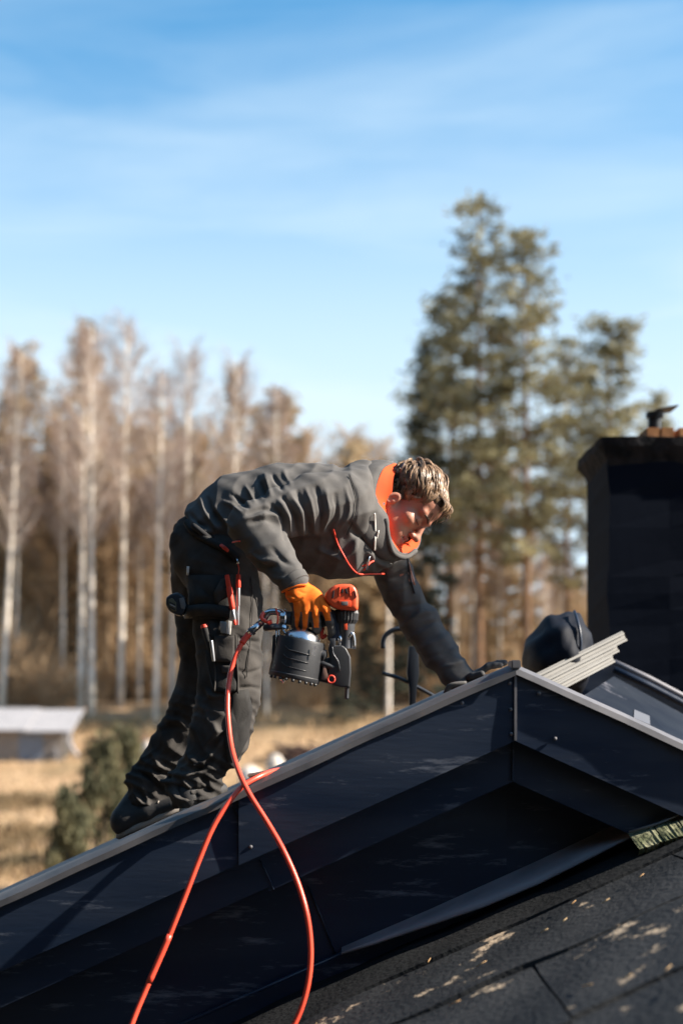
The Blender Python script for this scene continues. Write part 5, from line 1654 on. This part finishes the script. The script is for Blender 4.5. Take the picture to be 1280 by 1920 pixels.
tube('waist_tag', [P(415, 1022, 4.36), P(421, 1027, 4.355), P(428, 1033, 4.36)], [0.0095, 0.0115, 0.009], m_red, jacket, 8, flat=0.5)
draped('elastic_cord', [(436, 1017), (443, 1015), (450, 1015)], 0.012, 0.0022, m_red, jacket)
tubes('key_cord', [([P(445, 1048, 4.37), P(446, 1058, 4.365)], 0.0042), ], m_steel, trousers)
tubes('red_cord', [(smooth_pts([P(446, 1058, 4.365), P(448, 1066, 4.365), P(447, 1076, 4.36)], 8), 0.0016)], m_red, trousers)

# --- shoes
m_shoe = mat('shoe_upper', (0.020, 0.020, 0.022), 0.7, col2=(0.034, 0.033, 0.033), scale=20, bump=0.001, bscale=120)
m_sole = mat('shoe_sole', (0.42, 0.38, 0.34), 0.8, col2=(0.28, 0.25, 0.22), scale=14)
def build_shoe(heel, toe, ankle, label=None):
    heel, toe, ankle = A3(heel), A3(toe), A3(ankle)
    ax = (toe - heel) / np.linalg.norm(toe - heel)
    side = np.cross(ax, (0, 0, 1)); side /= np.linalg.norm(side); upv = np.cross(side, ax)
    s = Sdf(np.minimum(np.minimum(heel, toe), ankle) - 0.09, np.maximum(np.maximum(heel, toe), ankle) + 0.09, 0.0042)
    L = np.linalg.norm(toe - heel)
    s.chain([heel + ax * 0.035 + upv * 0.040, heel + ax * L * 0.5 + upv * 0.036, toe - ax * 0.045 + upv * 0.030], [(0.036, 0.036), (0.043, 0.036), (0.044, 0.028)], 0.02, side)
    s.chain([heel + ax * 0.05 + upv * 0.06, ankle], [0.042, 0.043], 0.03)
    s.half(heel + upv * 0.016, -upv, 0.004)
    V, Q = s.mesh(1)
    o = mesh_np('shoe', V, Q, m_shoe, person)
    bm = bmesh.new(); n = 26; rings = []
    for h, k in ((0.0, 0.97), (0.006, 1.03), (0.013, 1.03), (0.021, 0.99)):
        r = []
        for i in range(n):
            a = 2 * math.pi * i / n
            u = 0.5 + 0.5 * math.cos(a)
            w = 0.043 + 0.007 * u - 0.007 * math.sin(u * math.pi)
            r.append(bm.verts.new(heel + ax * (L * 0.5 + L * 0.5 * k * math.cos(a)) + side * (w * k * math.sin(a)) + upv * (h + 0.006 * max(0, u - 0.8) * 5)))
        rings.append(r)
    for i in range(3):
        for j in range(n): bm.faces.new((rings[i][j], rings[i][(j + 1) % n], rings[i + 1][(j + 1) % n], rings[i + 1][j]))
    bm.faces.new(rings[0][::-1]); bm.faces.new(rings[-1])
    bm_obj('sole', bm, m_sole, o, smooth=True)
    # laces across the instep
    items = []
    for t in (0.48, 0.58, 0.68):
        c = heel + ax * L * t + upv * (0.071 - 0.03 * (t - 0.48))
        items.append(([c - side * 0.03 - upv * 0.008, c + upv * 0.003, c + side * 0.03 - upv * 0.008], 0.003))
    tubes('lace', items, m_sole, o, 5)
    return o
def on_roof(px, py_guess, Y):
    x = (px - 640) / F * Y
    return A3((x, Y, rake(x) - U_))
hF = on_roof(222, 0, 4.80); build_shoe(hF, hF + A3((0.25, -0.05, 0.25 * SL)), anF + A3((-0.02, 0, 0.02)))
hN = on_roof(344, 0, 4.36); build_shoe(hN, hN + A3((0.10, 0.235, 0.10 * SL)), anN + A3((0, 0, 0.03)))

# --- gloves
m_gl_o = mat('glove_orange_knit', (0.88, 0.185, 0.018), 0.8, col2=(0.80, 0.15, 0.015), scale=60, spec=0.2, bump=0.0006, bscale=420)
m_gl_d = mat('glove_grey_coating', (0.060, 0.056, 0.052), 0.65, col2=(0.085, 0.08, 0.074), scale=40, bump=0.0005, bscale=300)
def glove_right():
    s = Sdf(A3(P(518, 1212, 4.2)) - A3((0, 0.12, 0)), A3(P(645, 1078, 4.2)) + A3((0, 0.14, 0)), 0.0022)
    w0 = wrN - (wrN - elN) / np.linalg.norm(wrN - elN) * 0.015
    q = lambda x, y, Y: A3(P(x, y, Y))
    s.chain([w0, q(557, 1106, 4.20), q(566, 1118, 4.19)], [(0.040, 0.036), (0.037, 0.032), (0.044, 0.028)], 0.012, (1, 0, -0.6))
    # palm, its back turned to the camera
    s.seg(q(566, 1116, 4.192), q(581, 1143, 4.178), (0.043, 0.024), (0.048, 0.024), 0.014, (1, 0, 0.25))
    s.seg(q(590, 1120, 4.19), q(606, 1140, 4.172), 0.022, 0.019, 0.02)
    # thumb: leaves the side of the palm near the wrist and wraps behind the grip
    s.chain([q(584, 1118, 4.205), q(604, 1132, 4.232), q(612, 1152, 4.245), q(606, 1168, 4.25)], [0.017, 0.0155, 0.0135, 0.012], 0.012)
    # four fingers: down over the grip, then curled under and behind it
    for bx, by, tx, ty, r, Yk in ((557, 1143, 554, 1171, 0.0125, 4.180), (573, 1147, 571, 1174, 0.0135, 4.172), (590, 1148, 594, 1178, 0.0138, 4.168)):
        s.chain([q(bx + (bx - 577) * -0.15 + 3, by - 16, Yk + 0.008), q(bx, by - 2, Yk - 0.001), q((bx + tx) / 2, (by + ty) / 2 + 2, Yk + 0.002), q(tx, ty, Yk + 0.014), q(tx - 1, ty + 3, Yk + 0.036), q(tx - 2, ty - 5, Yk + 0.056)],
                [r * 1.12, r * 1.12, r * 1.03, r, r * 0.95, r * 0.82], 0.0045)
    # index finger reaching down to the trigger
    s.chain([q(602, 1136, 4.172), q(610, 1144, 4.165), q(618, 1166, 4.172), q(622, 1184, 4.186), q(620, 1196, 4.198)], [0.0145, 0.0138, 0.0125, 0.0115, 0.010], 0.005)
    V, Q = s.mesh(1)
    px = to_px(V)
    st = [([(530, 1112), (545, 1116), (556, 1122)], 2.2, -.004), ([(534, 1120), (550, 1122), (562, 1118)], 2.2, .003), ([(538, 1126), (552, 1130), (566, 1122)], 2.4, -.004),
          ([(560, 1108), (572, 1112), (584, 1106)], 2.5, -.002), ([(564, 1128), (566, 1140), (562, 1150)], 3, -.0022), ([(582, 1130), (583, 1142), (581, 1152)], 3, -.0022),
          ([(598, 1128), (600, 1140), (600, 1150)], 3, -.0022), ([(556, 1146), (556, 1152)], 4, .0025), ([(573, 1148), (573, 1154)], 4, .0025), ([(592, 1150), (592, 1156)], 4, .0025), ([(611, 1146), (612, 1150)], 4, .0025)]
    V = folds(V, Q, st)
    C = V[Q].mean(1); N = vnormals(V, Q)[Q].mean(1); pc = to_px(C)
    dark = np.zeros(len(Q), bool)
    for x0, y0, x1, y1, hw in ((557, 1143, 554, 1171, 4.2), (573, 1147, 571, 1174, 4.6), (590, 1148, 594, 1178, 4.8), (608, 1142, 615, 1168, 5.0)):
        pass
    lines = [[(557, 1138), (555, 1174)], [(573, 1140), (571.5, 1177)], [(590.5, 1140), (593.5, 1180)], [(608, 1136), (616, 1166)]]
    dmin = np.min([poly_dist(pc, l)[0] for l in lines], axis=0)
    lowk = np.clip((pc[:, 1] - 1142) / 30, 0, 1)
    dark |= (pc[:, 1] > 1147) & (dmin > 7.0 - 2.4 * lowk)
    dark |= C[:, 1] > 4.196
    dark |= (pc[:, 0] < 549 + (pc[:, 1] - 1125) * 0.10) & (pc[:, 1] > 1130)
    dark |= (pc[:, 0] > 603) & (pc[:, 1] > 1164)
    dark |= (pc[:, 1] > 1177)
    dark &= pc[:, 1] > 1124
    return mesh_np('glove', V, Q, [m_gl_o, m_gl_d], person, matidx=dark.astype(int))
gl = glove_right()
gl['label'] = 'orange knitted glove with grey dipped fingers'
draped('glove_cuff', [(529, 1110), (540, 1104), (556, 1098), (574, 1097)], 0.001, 0.0035, m_gl_o, gl, V=world_V(gl))

def glove_left():
    c = wrF + A3((0.004, 0, -0.004))
    s = Sdf(c - A3((0.13, 0.10, 0.09)), c + A3((0.17, 0.10, 0.08)), 0.0026)
    ax = A3((1, -0.10, SL)); ax /= np.linalg.norm(ax); side = A3((0, 1, 0)); side -= ax * (side @ ax); side /= np.linalg.norm(side); upv = np.cross(ax, side)
    if upv[2] < 0: upv = -upv
    xw = c[0]; base = A3((xw, c[1], rake(xw) - U_)) + upv * 0.016
    s.seg(c, base + ax * 0.02, (0.034, 0.028), (0.036, 0.02), 0.02, side)
    s.seg(base + ax * 0.0, base + ax * 0.065, (0.042, 0.017), (0.044, 0.014), 0.01, side)
    for i, (o_, L) in enumerate(((-0.033, 0.062), (-0.011, 0.076), (0.011, 0.080), (0.032, 0.070))):
        b = base + ax * 0.072 + side * o_
        d = (ax + side * o_ * 2.2); d /= np.linalg.norm(d)
        s.chain([b - d * 0.01, b + d * L * 0.35 + upv * 0.008, b + d * L * 0.72 + upv * 0.003, b + d * L - upv * 0.004], [0.0115, 0.011, 0.0105, 0.0095], 0.005)
    s.chain([base - side * 0.02 + ax * 0.01, base - side * 0.058 + ax * 0.035, base - side * 0.072 + ax * 0.066 - upv * 0.004], [0.016, 0.0125, 0.011], 0.008)
    V, Q = s.mesh(1)
    N = vnormals(V, Q)[Q].mean(1)
    o = mesh_np('glove', V, Q, [mat('glove_dark_knit', (0.040, 0.040, 0.042), 0.8, col2=(0.06, 0.058, 0.056), scale=50, bump=0.0006, bscale=400), m_gl_d], person,
                matidx=(N @ upv < -0.1).astype(int))
    o['label'] = 'dark glove resting flat on the roof'
glove_left()
tube('cuff_fold', smooth_pts([P(836, 1300, 4.60), P(842, 1287, 4.59), P(856, 1283, 4.59), P(872, 1282, 4.60)], 10), 0.012, m_jacket, jacket, 8, flat=0.6)
# ------------------------------------------------------------------ nail gun, hose and hand tools
m_or = mat('tool_orange', (0.78, 0.105, 0.035), 0.42, col2=(0.70, 0.085, 0.03), scale=12, spec=0.5)
m_bk = mat('tool_black', (0.021, 0.022, 0.025), 0.45, col2=(0.030, 0.031, 0.034), scale=15, spec=0.5, bump=0.0003, bscale=300)
m_gy = mat('tool_grey_metal', (0.13, 0.135, 0.15), 0.42, metal=0.7, col2=(0.09, 0.095, 0.105), scale=14)
m_chr = mat('tool_chrome', (0.62, 0.63, 0.66), 0.22, metal=1.0)
m_hose = mat('coral_hose', (0.78, 0.085, 0.045), 0.36, col2=(0.70, 0.07, 0.04), scale=10, spec=0.5)
GY_ = 4.20
gun = thing('nail_gun', 'black pneumatic coil nail gun with an orange cap, held in the orange glove', 'nail gun', P(600, 1290, GY_))
def rounded(name, outline, Y, depth, m, parent, bev=0.006, seg=3): return prism(name, outline, Y, depth, m, parent, bev, seg)
# orange cap with vents and plate
cap = rounded('cap', [(607, 1124), (611, 1113), (619, 1104), (627, 1098.5), (642, 1096.5), (657, 1097), (665, 1101), (669, 1110), (671.5, 1124), (671, 1147), (660, 1146), (640, 1145), (625, 1141), (616, 1133)], GY_ - 0.004, 0.092, m_or, gun, 0.014, 4)
yf = GY_ - 0.004 - 0.046
for pts in ([(622, 1122), (624, 1108), (626.5, 1106), (626, 1118), (624, 1123)], [(639, 1112), (641, 1104), (643.5, 1104), (643.5, 1112)], [(646, 1104), (649.5, 1104), (652, 1113), (649, 1114)], [(664, 1107), (666, 1109), (668.5, 1120), (666.5, 1122)]):
    prism('vent', pts, yf + 0.003, 0.010, m_bk, cap, 0.0008)
rounded('plate_frame', [(634, 1126), (658, 1126), (657, 1138), (636, 1137)], yf, 0.006, m_or, cap, 0.0015, 2)
prism('plate', [(640, 1128), (652, 1128), (652, 1135), (640, 1135)], yf - 0.003, 0.004, mat('plate_grey', (0.16, 0.15, 0.15), 0.5), cap, 0.0006)
rounded('cap_rib', [(634, 1118), (636, 1100), (638, 1099), (637, 1118)], yf + 0.002, 0.008, m_or, cap, 0.001, 2)
rounded('cap_rib', [(655, 1118), (654, 1100), (656, 1100), (658, 1118)], yf + 0.002, 0.008, m_or, cap, 0.001, 2)
g_ax = lambda px, py, Y=GY_: P(px, py, Y)
lathe('ribbed_collar', g_ax(649, 1144), g_ax(648.5, 1169), [(0, 0.033), (0.25, 0.036), (0.75, 0.034), (1, 0.029)], m_bk, gun, 44, ribs=1, rib=0.035, smooth=False)
lathe('cylinder', g_ax(648.5, 1166), g_ax(647.5, 1216), [(0, 0.027), (0.3, 0.026), (0.55, 0.022), (1, 0.021)], m_gy, gun, 28)
prism('marker', [(644.5, 1169), (651, 1169), (651, 1181), (645, 1181)], GY_ - 0.0275, 0.004, m_or, gun, 0.0008)
tubes('guide_rod', [([P(637.5, 1189, GY_ - .012), P(637, 1198, GY_ - .016), P(637, 1210, GY_ - .014)], [0.006, 0.0075, 0.006]), (smooth_pts([P(653, 1198, GY_ - .016), P(659, 1187, GY_ - .016), P(663, 1196, GY_ - .014), P(664, 1217, GY_ - .012)], 10), 0.0052)], m_chr, gun, 10)
# motor housing behind the hand and grip
rounded('housing', [(616, 1140), (626, 1144), (636, 1158), (640, 1172), (637, 1200), (628, 1204), (622, 1196), (622, 1170)], GY_ + 0.008, 0.05, mat('tool_dark_blue', (0.030, 0.035, 0.055), 0.4, spec=0.5), gun, 0.006, 3)
rounded('handle', [(628, 1148), (630, 1168), (604, 1177), (566, 1176), (540, 1172), (532, 1166), (534, 1150), (548, 1146), (590, 1150)], GY_ + 0.006, 0.040, m_bk, gun, 0.012, 4)
tubes('trigger', [(smooth_pts([P(606, 1176, GY_), P(603, 1186, GY_), P(604, 1196, GY_), P(612, 1190, GY_)], 10), 0.0055)], m_red, gun, 8)
# drum magazine
a_, b_ = P(551, 1274, GY_ - 0.010), P(566, 1199, GY_ - 0.010)
R_dr = 0.0735
lathe('magazine', a_, b_, [(0, R_dr * 1.0), (0.03, R_dr * 1.03), (0.10, R_dr * 1.03), (0.12, R_dr), (0.93, R_dr * 0.97), (1.0, R_dr * 0.93)], m_bk, gun, 48)
c_ = P(570, 1177, GY_ - 0.010)
lathe('magazine_lid', P(566, 1199, GY_ - 0.010), c_, [(0, R_dr * 0.74), (0.35, R_dr * 0.70), (0.9, R_dr * 0.36), (1.0, R_dr * 0.26)], m_chr, gun, 32)
mag = [o for o in gun.children if o.name.startswith('magazine')][0]
axn = (b_ - a_); Ld = axn.length; axn.normalize()
s_ax = Vector((axn.z, 0, -axn.x))
def on_drum(t, ang, lift=0.0005):
    return a_ + axn * (Ld * t) + (s_ax * math.sin(ang) + Vector((0, -1, 0)) * math.cos(ang)) * (R_dr * 0.985 + lift)
for t in (0.68, 0.48, 0.28):
    pts = [on_drum(t + 0.075, -0.62), on_drum(t + 0.02, -0.46)] + [on_drum(t - 0.0 - 0.03 * k / 6, -0.42 + 0.9 * k / 6) for k in range(7)]
    tube('rib', pts, 0.0016, m_bk, mag, 6)
tubes('foot', [([on_drum(0.0, -0.55) - Vector((0, -.02, 0.0)), on_drum(-0.10, -0.5) + Vector((0.012, 0.02, 0))], 0.010)], m_chr, mag, 10)
g = np.random.default_rng(2)
for k in range(9):
    an = -1.1 + 2.2 * k / 8
    p = on_drum(0.0, an); prm = p - axn * 0.008
    tubes('tooth', [([p, prm], 0.0045)], m_bk, mag, 6)
# bracket and wires at the left
rounded('bracket', [(511.5, 1192), (516, 1190), (529, 1192), (527, 1215), (519, 1240), (515, 1264), (504, 1265), (510, 1236)], GY_ + 0.01, 0.05, m_bk, gun, 0.004, 2)
tubes('wire', [(smooth_pts([P(518, 1180, GY_ - .02), P(517.5, 1200, GY_ - .024), P(518, 1216, GY_ - .024), P(521, 1222, GY_ - .02)], 10), 0.0022),
               (smooth_pts([P(523, 1180, GY_ - .02), P(522.5, 1200, GY_ - .024), P(524, 1214, GY_ - .024)], 10), 0.0018), ([P(529, 1178, GY_ - .01), P(538, 1194, GY_ - .01)], 0.004)], m_chr, gun, 6)
# air fittings
lathe('air_plug', P(545, 1159, GY_), P(536, 1158.5, GY_), [(0, 0.020), (1, 0.020)], m_bk, gun, 20)
lathe('swivel', P(537, 1158.5, GY_), P(526, 1158, GY_), [(0, 0.024), (0.2, 0.026), (0.4, 0.026), (0.42, 0.019), (0.6, 0.019), (0.62, 0.023), (1, 0.021)], m_chr, gun, 14, smooth=False)
lathe('swivel_base', P(531, 1180, GY_), P(533, 1172, GY_), [(0, 0.012), (0.4, 0.017), (1, 0.014)], m_chr, gun, 18)
lathe('rubber_ring', P(513, 1182, GY_), P(512, 1170, GY_), [(0, 0.026), (0.3, 0.031), (0.7, 0.031), (1, 0.027)], m_bk, gun, 24)
tube('elbow_fitting', smooth_pts([P(528, 1150, GY_), P(514, 1147, GY_), P(503, 1149, GY_), P(497, 1157, GY_), P(488, 1169, GY_)], 14), 0.0105, m_chr, gun, 12)
tube('coupling', [P(489, 1168, GY_), P(476, 1180, GY_), P(466, 1188, GY_)], [0.0105, 0.0115, 0.0105], m_chr, gun, 12)
lathe('coupling_ring', P(474, 1182, GY_), P(470, 1186, GY_), [(0, 0.0135), (1, 0.0135)], m_gy, gun, 14)
tubes('safety_loop', [(smooth_pts([P(517, 1141, GY_ - .02), P(521, 1155, GY_ - .026), P(520, 1168, GY_ - .024), P(516, 1180, GY_ - .012)], 12), 0.0028),
                      (smooth_pts([P(494, 1148, GY_ - .012), P(490, 1158, GY_ - .018), P(500, 1166, GY_ - .018), P(508, 1168, GY_ - .014)], 12), 0.0052)], m_hose, gun, 8)
lathe('red_stop', P(503, 1168, GY_ - .022), P(510, 1166, GY_ - .022), [(0, 0.008), (1, 0.008)], m_red, gun, 10)
# nose, feed door and knobs
rounded('feed_door', [(617, 1206), (627, 1210), (641, 1210), (649, 1216), (657, 1232), (658, 1262), (655, 1289), (640, 1289), (622, 1284), (616, 1262), (618, 1236), (615, 1220)], GY_ - 0.006, 0.056, m_bk, gun, 0.006, 3)
rounded('nose_block', [(586, 1240), (600, 1238), (622, 1232), (634, 1246), (642, 1270), (643, 1289), (612, 1281), (584, 1274), (578, 1266)], GY_, 0.050, m_bk, gun, 0.005, 2)
tubes('door_edge', [(smooth_pts([P(623, 1212, GY_ - .035), P(625, 1226, GY_ - .036), P(634, 1240, GY_ - .036), P(637, 1258, GY_ - .036)], 10), 0.0014)], m_gy, gun, 6)
rounded('clamp', [(618, 1198), (629, 1197), (629, 1207), (626, 1214), (619, 1211)], GY_ - 0.02, 0.03, m_gy, gun, 0.002, 2)
lathe('knob', P(594, 1226, GY_ - .022), P(613, 1232, GY_ - .022), [(0, 0.013), (0.15, 0.019), (0.75, 0.019), (0.9, 0.013), (1, 0.006)], m_bk, gun, 20)
lathe('lever', P(600, 1243, GY_ - .030), P(628, 1252, GY_ - .026), [(0, 0.007), (0.1, 0.0095), (0.9, 0.009), (1, 0.007)], m_bk, gun, 14)
prism('sticker', [(588, 1212), (593, 1212), (590, 1230), (584, 1228)], GY_ - 0.078, 0.002, mat('sticker', (0.5, 0.48, 0.45), 0.5, col2=(0.25, 0.24, 0.25), scale=60), gun, 0.0)
prism('latch', [(606, 1247), (609, 1247), (615, 1268), (611, 1276), (603, 1274), (604, 1262)], GY_ - 0.032, 0.008, mat('latch_brown', (0.16, 0.09, 0.07), 0.5), gun, 0.001)
rc = P(621, 1273.5, GY_ - 0.040)
ring = [rc + Vector((0.0098 * math.cos(a), 0, 0.0105 * math.sin(a))) for a in np.linspace(0, 2 * math.pi, 25)]
tube('red_ring', ring, 0.0026, m_red, gun, 8)
lathe('ring_core', rc + Vector((0, 0.006, 0)), rc + Vector((0, 0.0, 0)), [(0, 0.008), (1, 0.007)], m_bk, gun, 16)
lathe('contact_tip', P(650.5, 1268, GY_), P(649.5, 1311, GY_), [(0, 0.010), (0.5, 0.008), (0.55, 0.0065), (0.95, 0.0065), (1, 0.003)], m_gy, gun, 14)
rounded('tip_guard', [(645, 1270), (657, 1268), (656, 1290), (646, 1289)], GY_, 0.03, m_bk, gun, 0.003, 2)

# air hose: from the coupling down over the gable, looping back up over the roof edge
hp = [P(468, 1187, GY_), P(455, 1204, 4.195), P(441, 1232, 4.185), P(431, 1268, 4.17), P(427, 1310, 4.14), P(428, 1350, 4.11), P(434, 1400, 4.06), P(447, 1445, 3.99), P(468, 1489, 3.935),
      P(500, 1540, 3.90), P(530, 1592, 3.86), P(556, 1650, 3.83), P(573, 1705, 3.80), P(581, 1755, 3.79), P(582, 1806, 3.78), P(574, 1860, 3.77), P(553, 1918, 3.76),
      P(505, 2000, 3.74), P(430, 2075, 3.72), P(330, 2110, 3.71), P(245, 2080, 3.74), P(222, 2010, 3.78), P(247, 1922, 3.82),
      P(277, 1848, 3.85), P(312, 1768, 3.87), P(345, 1686, 3.89), P(372, 1616, 3.91), P(396, 1558, 3.925), P(420, 1517, 3.94), P(452, 1477, 3.965), P(486, 1456, 4.0), P(512, 1446, 4.06), P(534, 1443, 4.13)]
hp += [A3((x, y, rake(x) - U_ + 0.009)) for x, y in ((-0.172, 4.22), (-0.21, 4.42), (-0.27, 4.75), (-0.33, 5.12))]
hose_pts = smooth_pts(hp, 260)
hose = tube('air_hose', hose_pts, 0.0074, m_hose, None, 12)
tag(hose, 'coral red air hose looping from the nail gun down over the gable and back up', 'air hose')
i_ = int(len(hose_pts) * 24.2 / (len(hp) - 1))
tube('sleeve', hose_pts[i_ - 8:i_ + 1], 0.0086, m_hose, hose, 12)
tube('sleeve', hose_pts[0:9], 0.0096, m_red, hose, 12)

# tape measure hanging behind the hip
def tape():
    Y = 4.42
    o = thing('tape_measure', 'black tape measure clipped to the back of the trousers', 'tape measure', P(332, 1155, Y))
    m_t = mat('tape_black', (0.018, 0.022, 0.030), 0.4, spec=0.5)
    prism('case', [(313, 1121), (322, 1114), (336, 1111), (346, 1118), (351, 1132), (350, 1146), (342, 1156), (330, 1153), (318, 1146), (312, 1134)], Y, 0.045, m_t, o, 0.008, 3)
    prism('face', [(316, 1124), (323, 1121), (331, 1130), (331, 1146), (323, 1146), (317, 1138)], Y - 0.0225, 0.004, mat('tape_olive', (0.10, 0.095, 0.055), 0.5), o, 0.001)
    for dy in (0, 9): prism('stripe', [(318, 1128 + dy), (329, 1133 + dy), (329, 1135.5 + dy), (318, 1130.5 + dy)], Y - 0.0255, 0.003, m_t, o, 0.0)
    prism('mark', [(319, 1132), (329, 1137), (329, 1139), (319, 1134)], Y - 0.0258, 0.003, mat('tape_print', (0.36, 0.36, 0.36), 0.6), o, 0.0)
    prism('side_plate', [(336, 1122), (345, 1120), (349, 1134), (347, 1142), (340, 1141)], Y - 0.020, 0.008, mat('tape_side', (0.12, 0.13, 0.14), 0.5), o, 0.001)
    tubes('hook', [([P(343, 1155, Y - .01), P(349, 1151, Y - .01), P(350, 1146, Y - .01)], 0.004)], m_steel, o)
    tube('clip', smooth_pts([P(340, 1140, Y + .01), P(352, 1142, Y + 0.0), P(362, 1144, Y - .01)], 8), 0.014, m_trouser_dark, o, 8)
tape()
# hand tools in the thigh pockets
def pen(p0, p1, sections, label, name, Y0, Y1, cat):
    a, b = P(*p0, Y0), P(*p1, Y1)
    o = thing(name, label, cat, b)
    for nm, t0, t1, r0, r1, m in sections:
        lathe(nm, a + (b - a) * t0, a + (b - a) * t1, [(0, r0 * 0.9), (0.06, r0), (0.94, r1), (1, r1 * 0.9)], m, o, 12)
m_silv = mat('brushed_silver', (0.50, 0.51, 0.54), 0.35, metal=0.8)
yA = near_Y(TV_, 430, 1125) - 0.030
pen((425.5, 1078), (441, 1172), [('pen_cap', 0.0, 0.24, 0.0068, 0.0075, m_red), ('barrel', 0.245, 0.66, 0.0088, 0.0095, m_red), ('grip', 0.665, 0.70, 0.0075, 0.0065, m_red), ('blade', 0.70, 0.90, 0.0062, 0.0058, m_silv), ('tip', 0.90, 1.0, 0.0055, 0.004, m_red)],
    'red screwdriver hanging slanted in the thigh pocket', 'screwdriver', yA, yA - 0.004, 'screwdriver')
pen((447, 1077), (446.5, 1172), [('handle', 0.0, 0.26, 0.0066, 0.0078, m_red), ('blade', 0.262, 0.62, 0.0062, 0.0056, m_silv), ('sheath', 0.62, 1.0, 0.0042, 0.0036, m_silv)],
    'upright red and silver marker in the thigh pocket, right of the red screwdriver', 'marker_pen', yA + 0.004, yA + 0.006, 'marker')
yB = near_Y(TV_, 388, 1190) - 0.022
pen((382, 1171), (396, 1222), [('handle_end', 0.0, 0.12, 0.0105, 0.0115, m_red), ('handle', 0.12, 1.0, 0.011, 0.009, m_trouser_dark)], 'dark knife with a red end sticking out of the leg pocket', 'knife', yB, yB, 'knife')
pen((396, 1201), (401, 1240), [('blade', 0.0, 1.0, 0.006, 0.005, m_silv)], 'slim silver tool beside the red-ended knife in the leg pocket', 'hand_tool', yB - 0.014, yB - 0.014, 'hand tool')
ru = thing('folding_rule', 'silver folding rule sticking out of the leg pocket under the red screwdriver', 'folding rule', P(425, 1190, yB))
prism('rule_arm', [(413, 1165), (425, 1166), (426, 1188), (414, 1186)], yB - 0.004, 0.012, m_silv, ru, 0.001)
prism('rule_arm', [(428, 1164), (435, 1165), (432, 1190), (426, 1188)], yB - 0.010, 0.010, m_white, ru, 0.001)
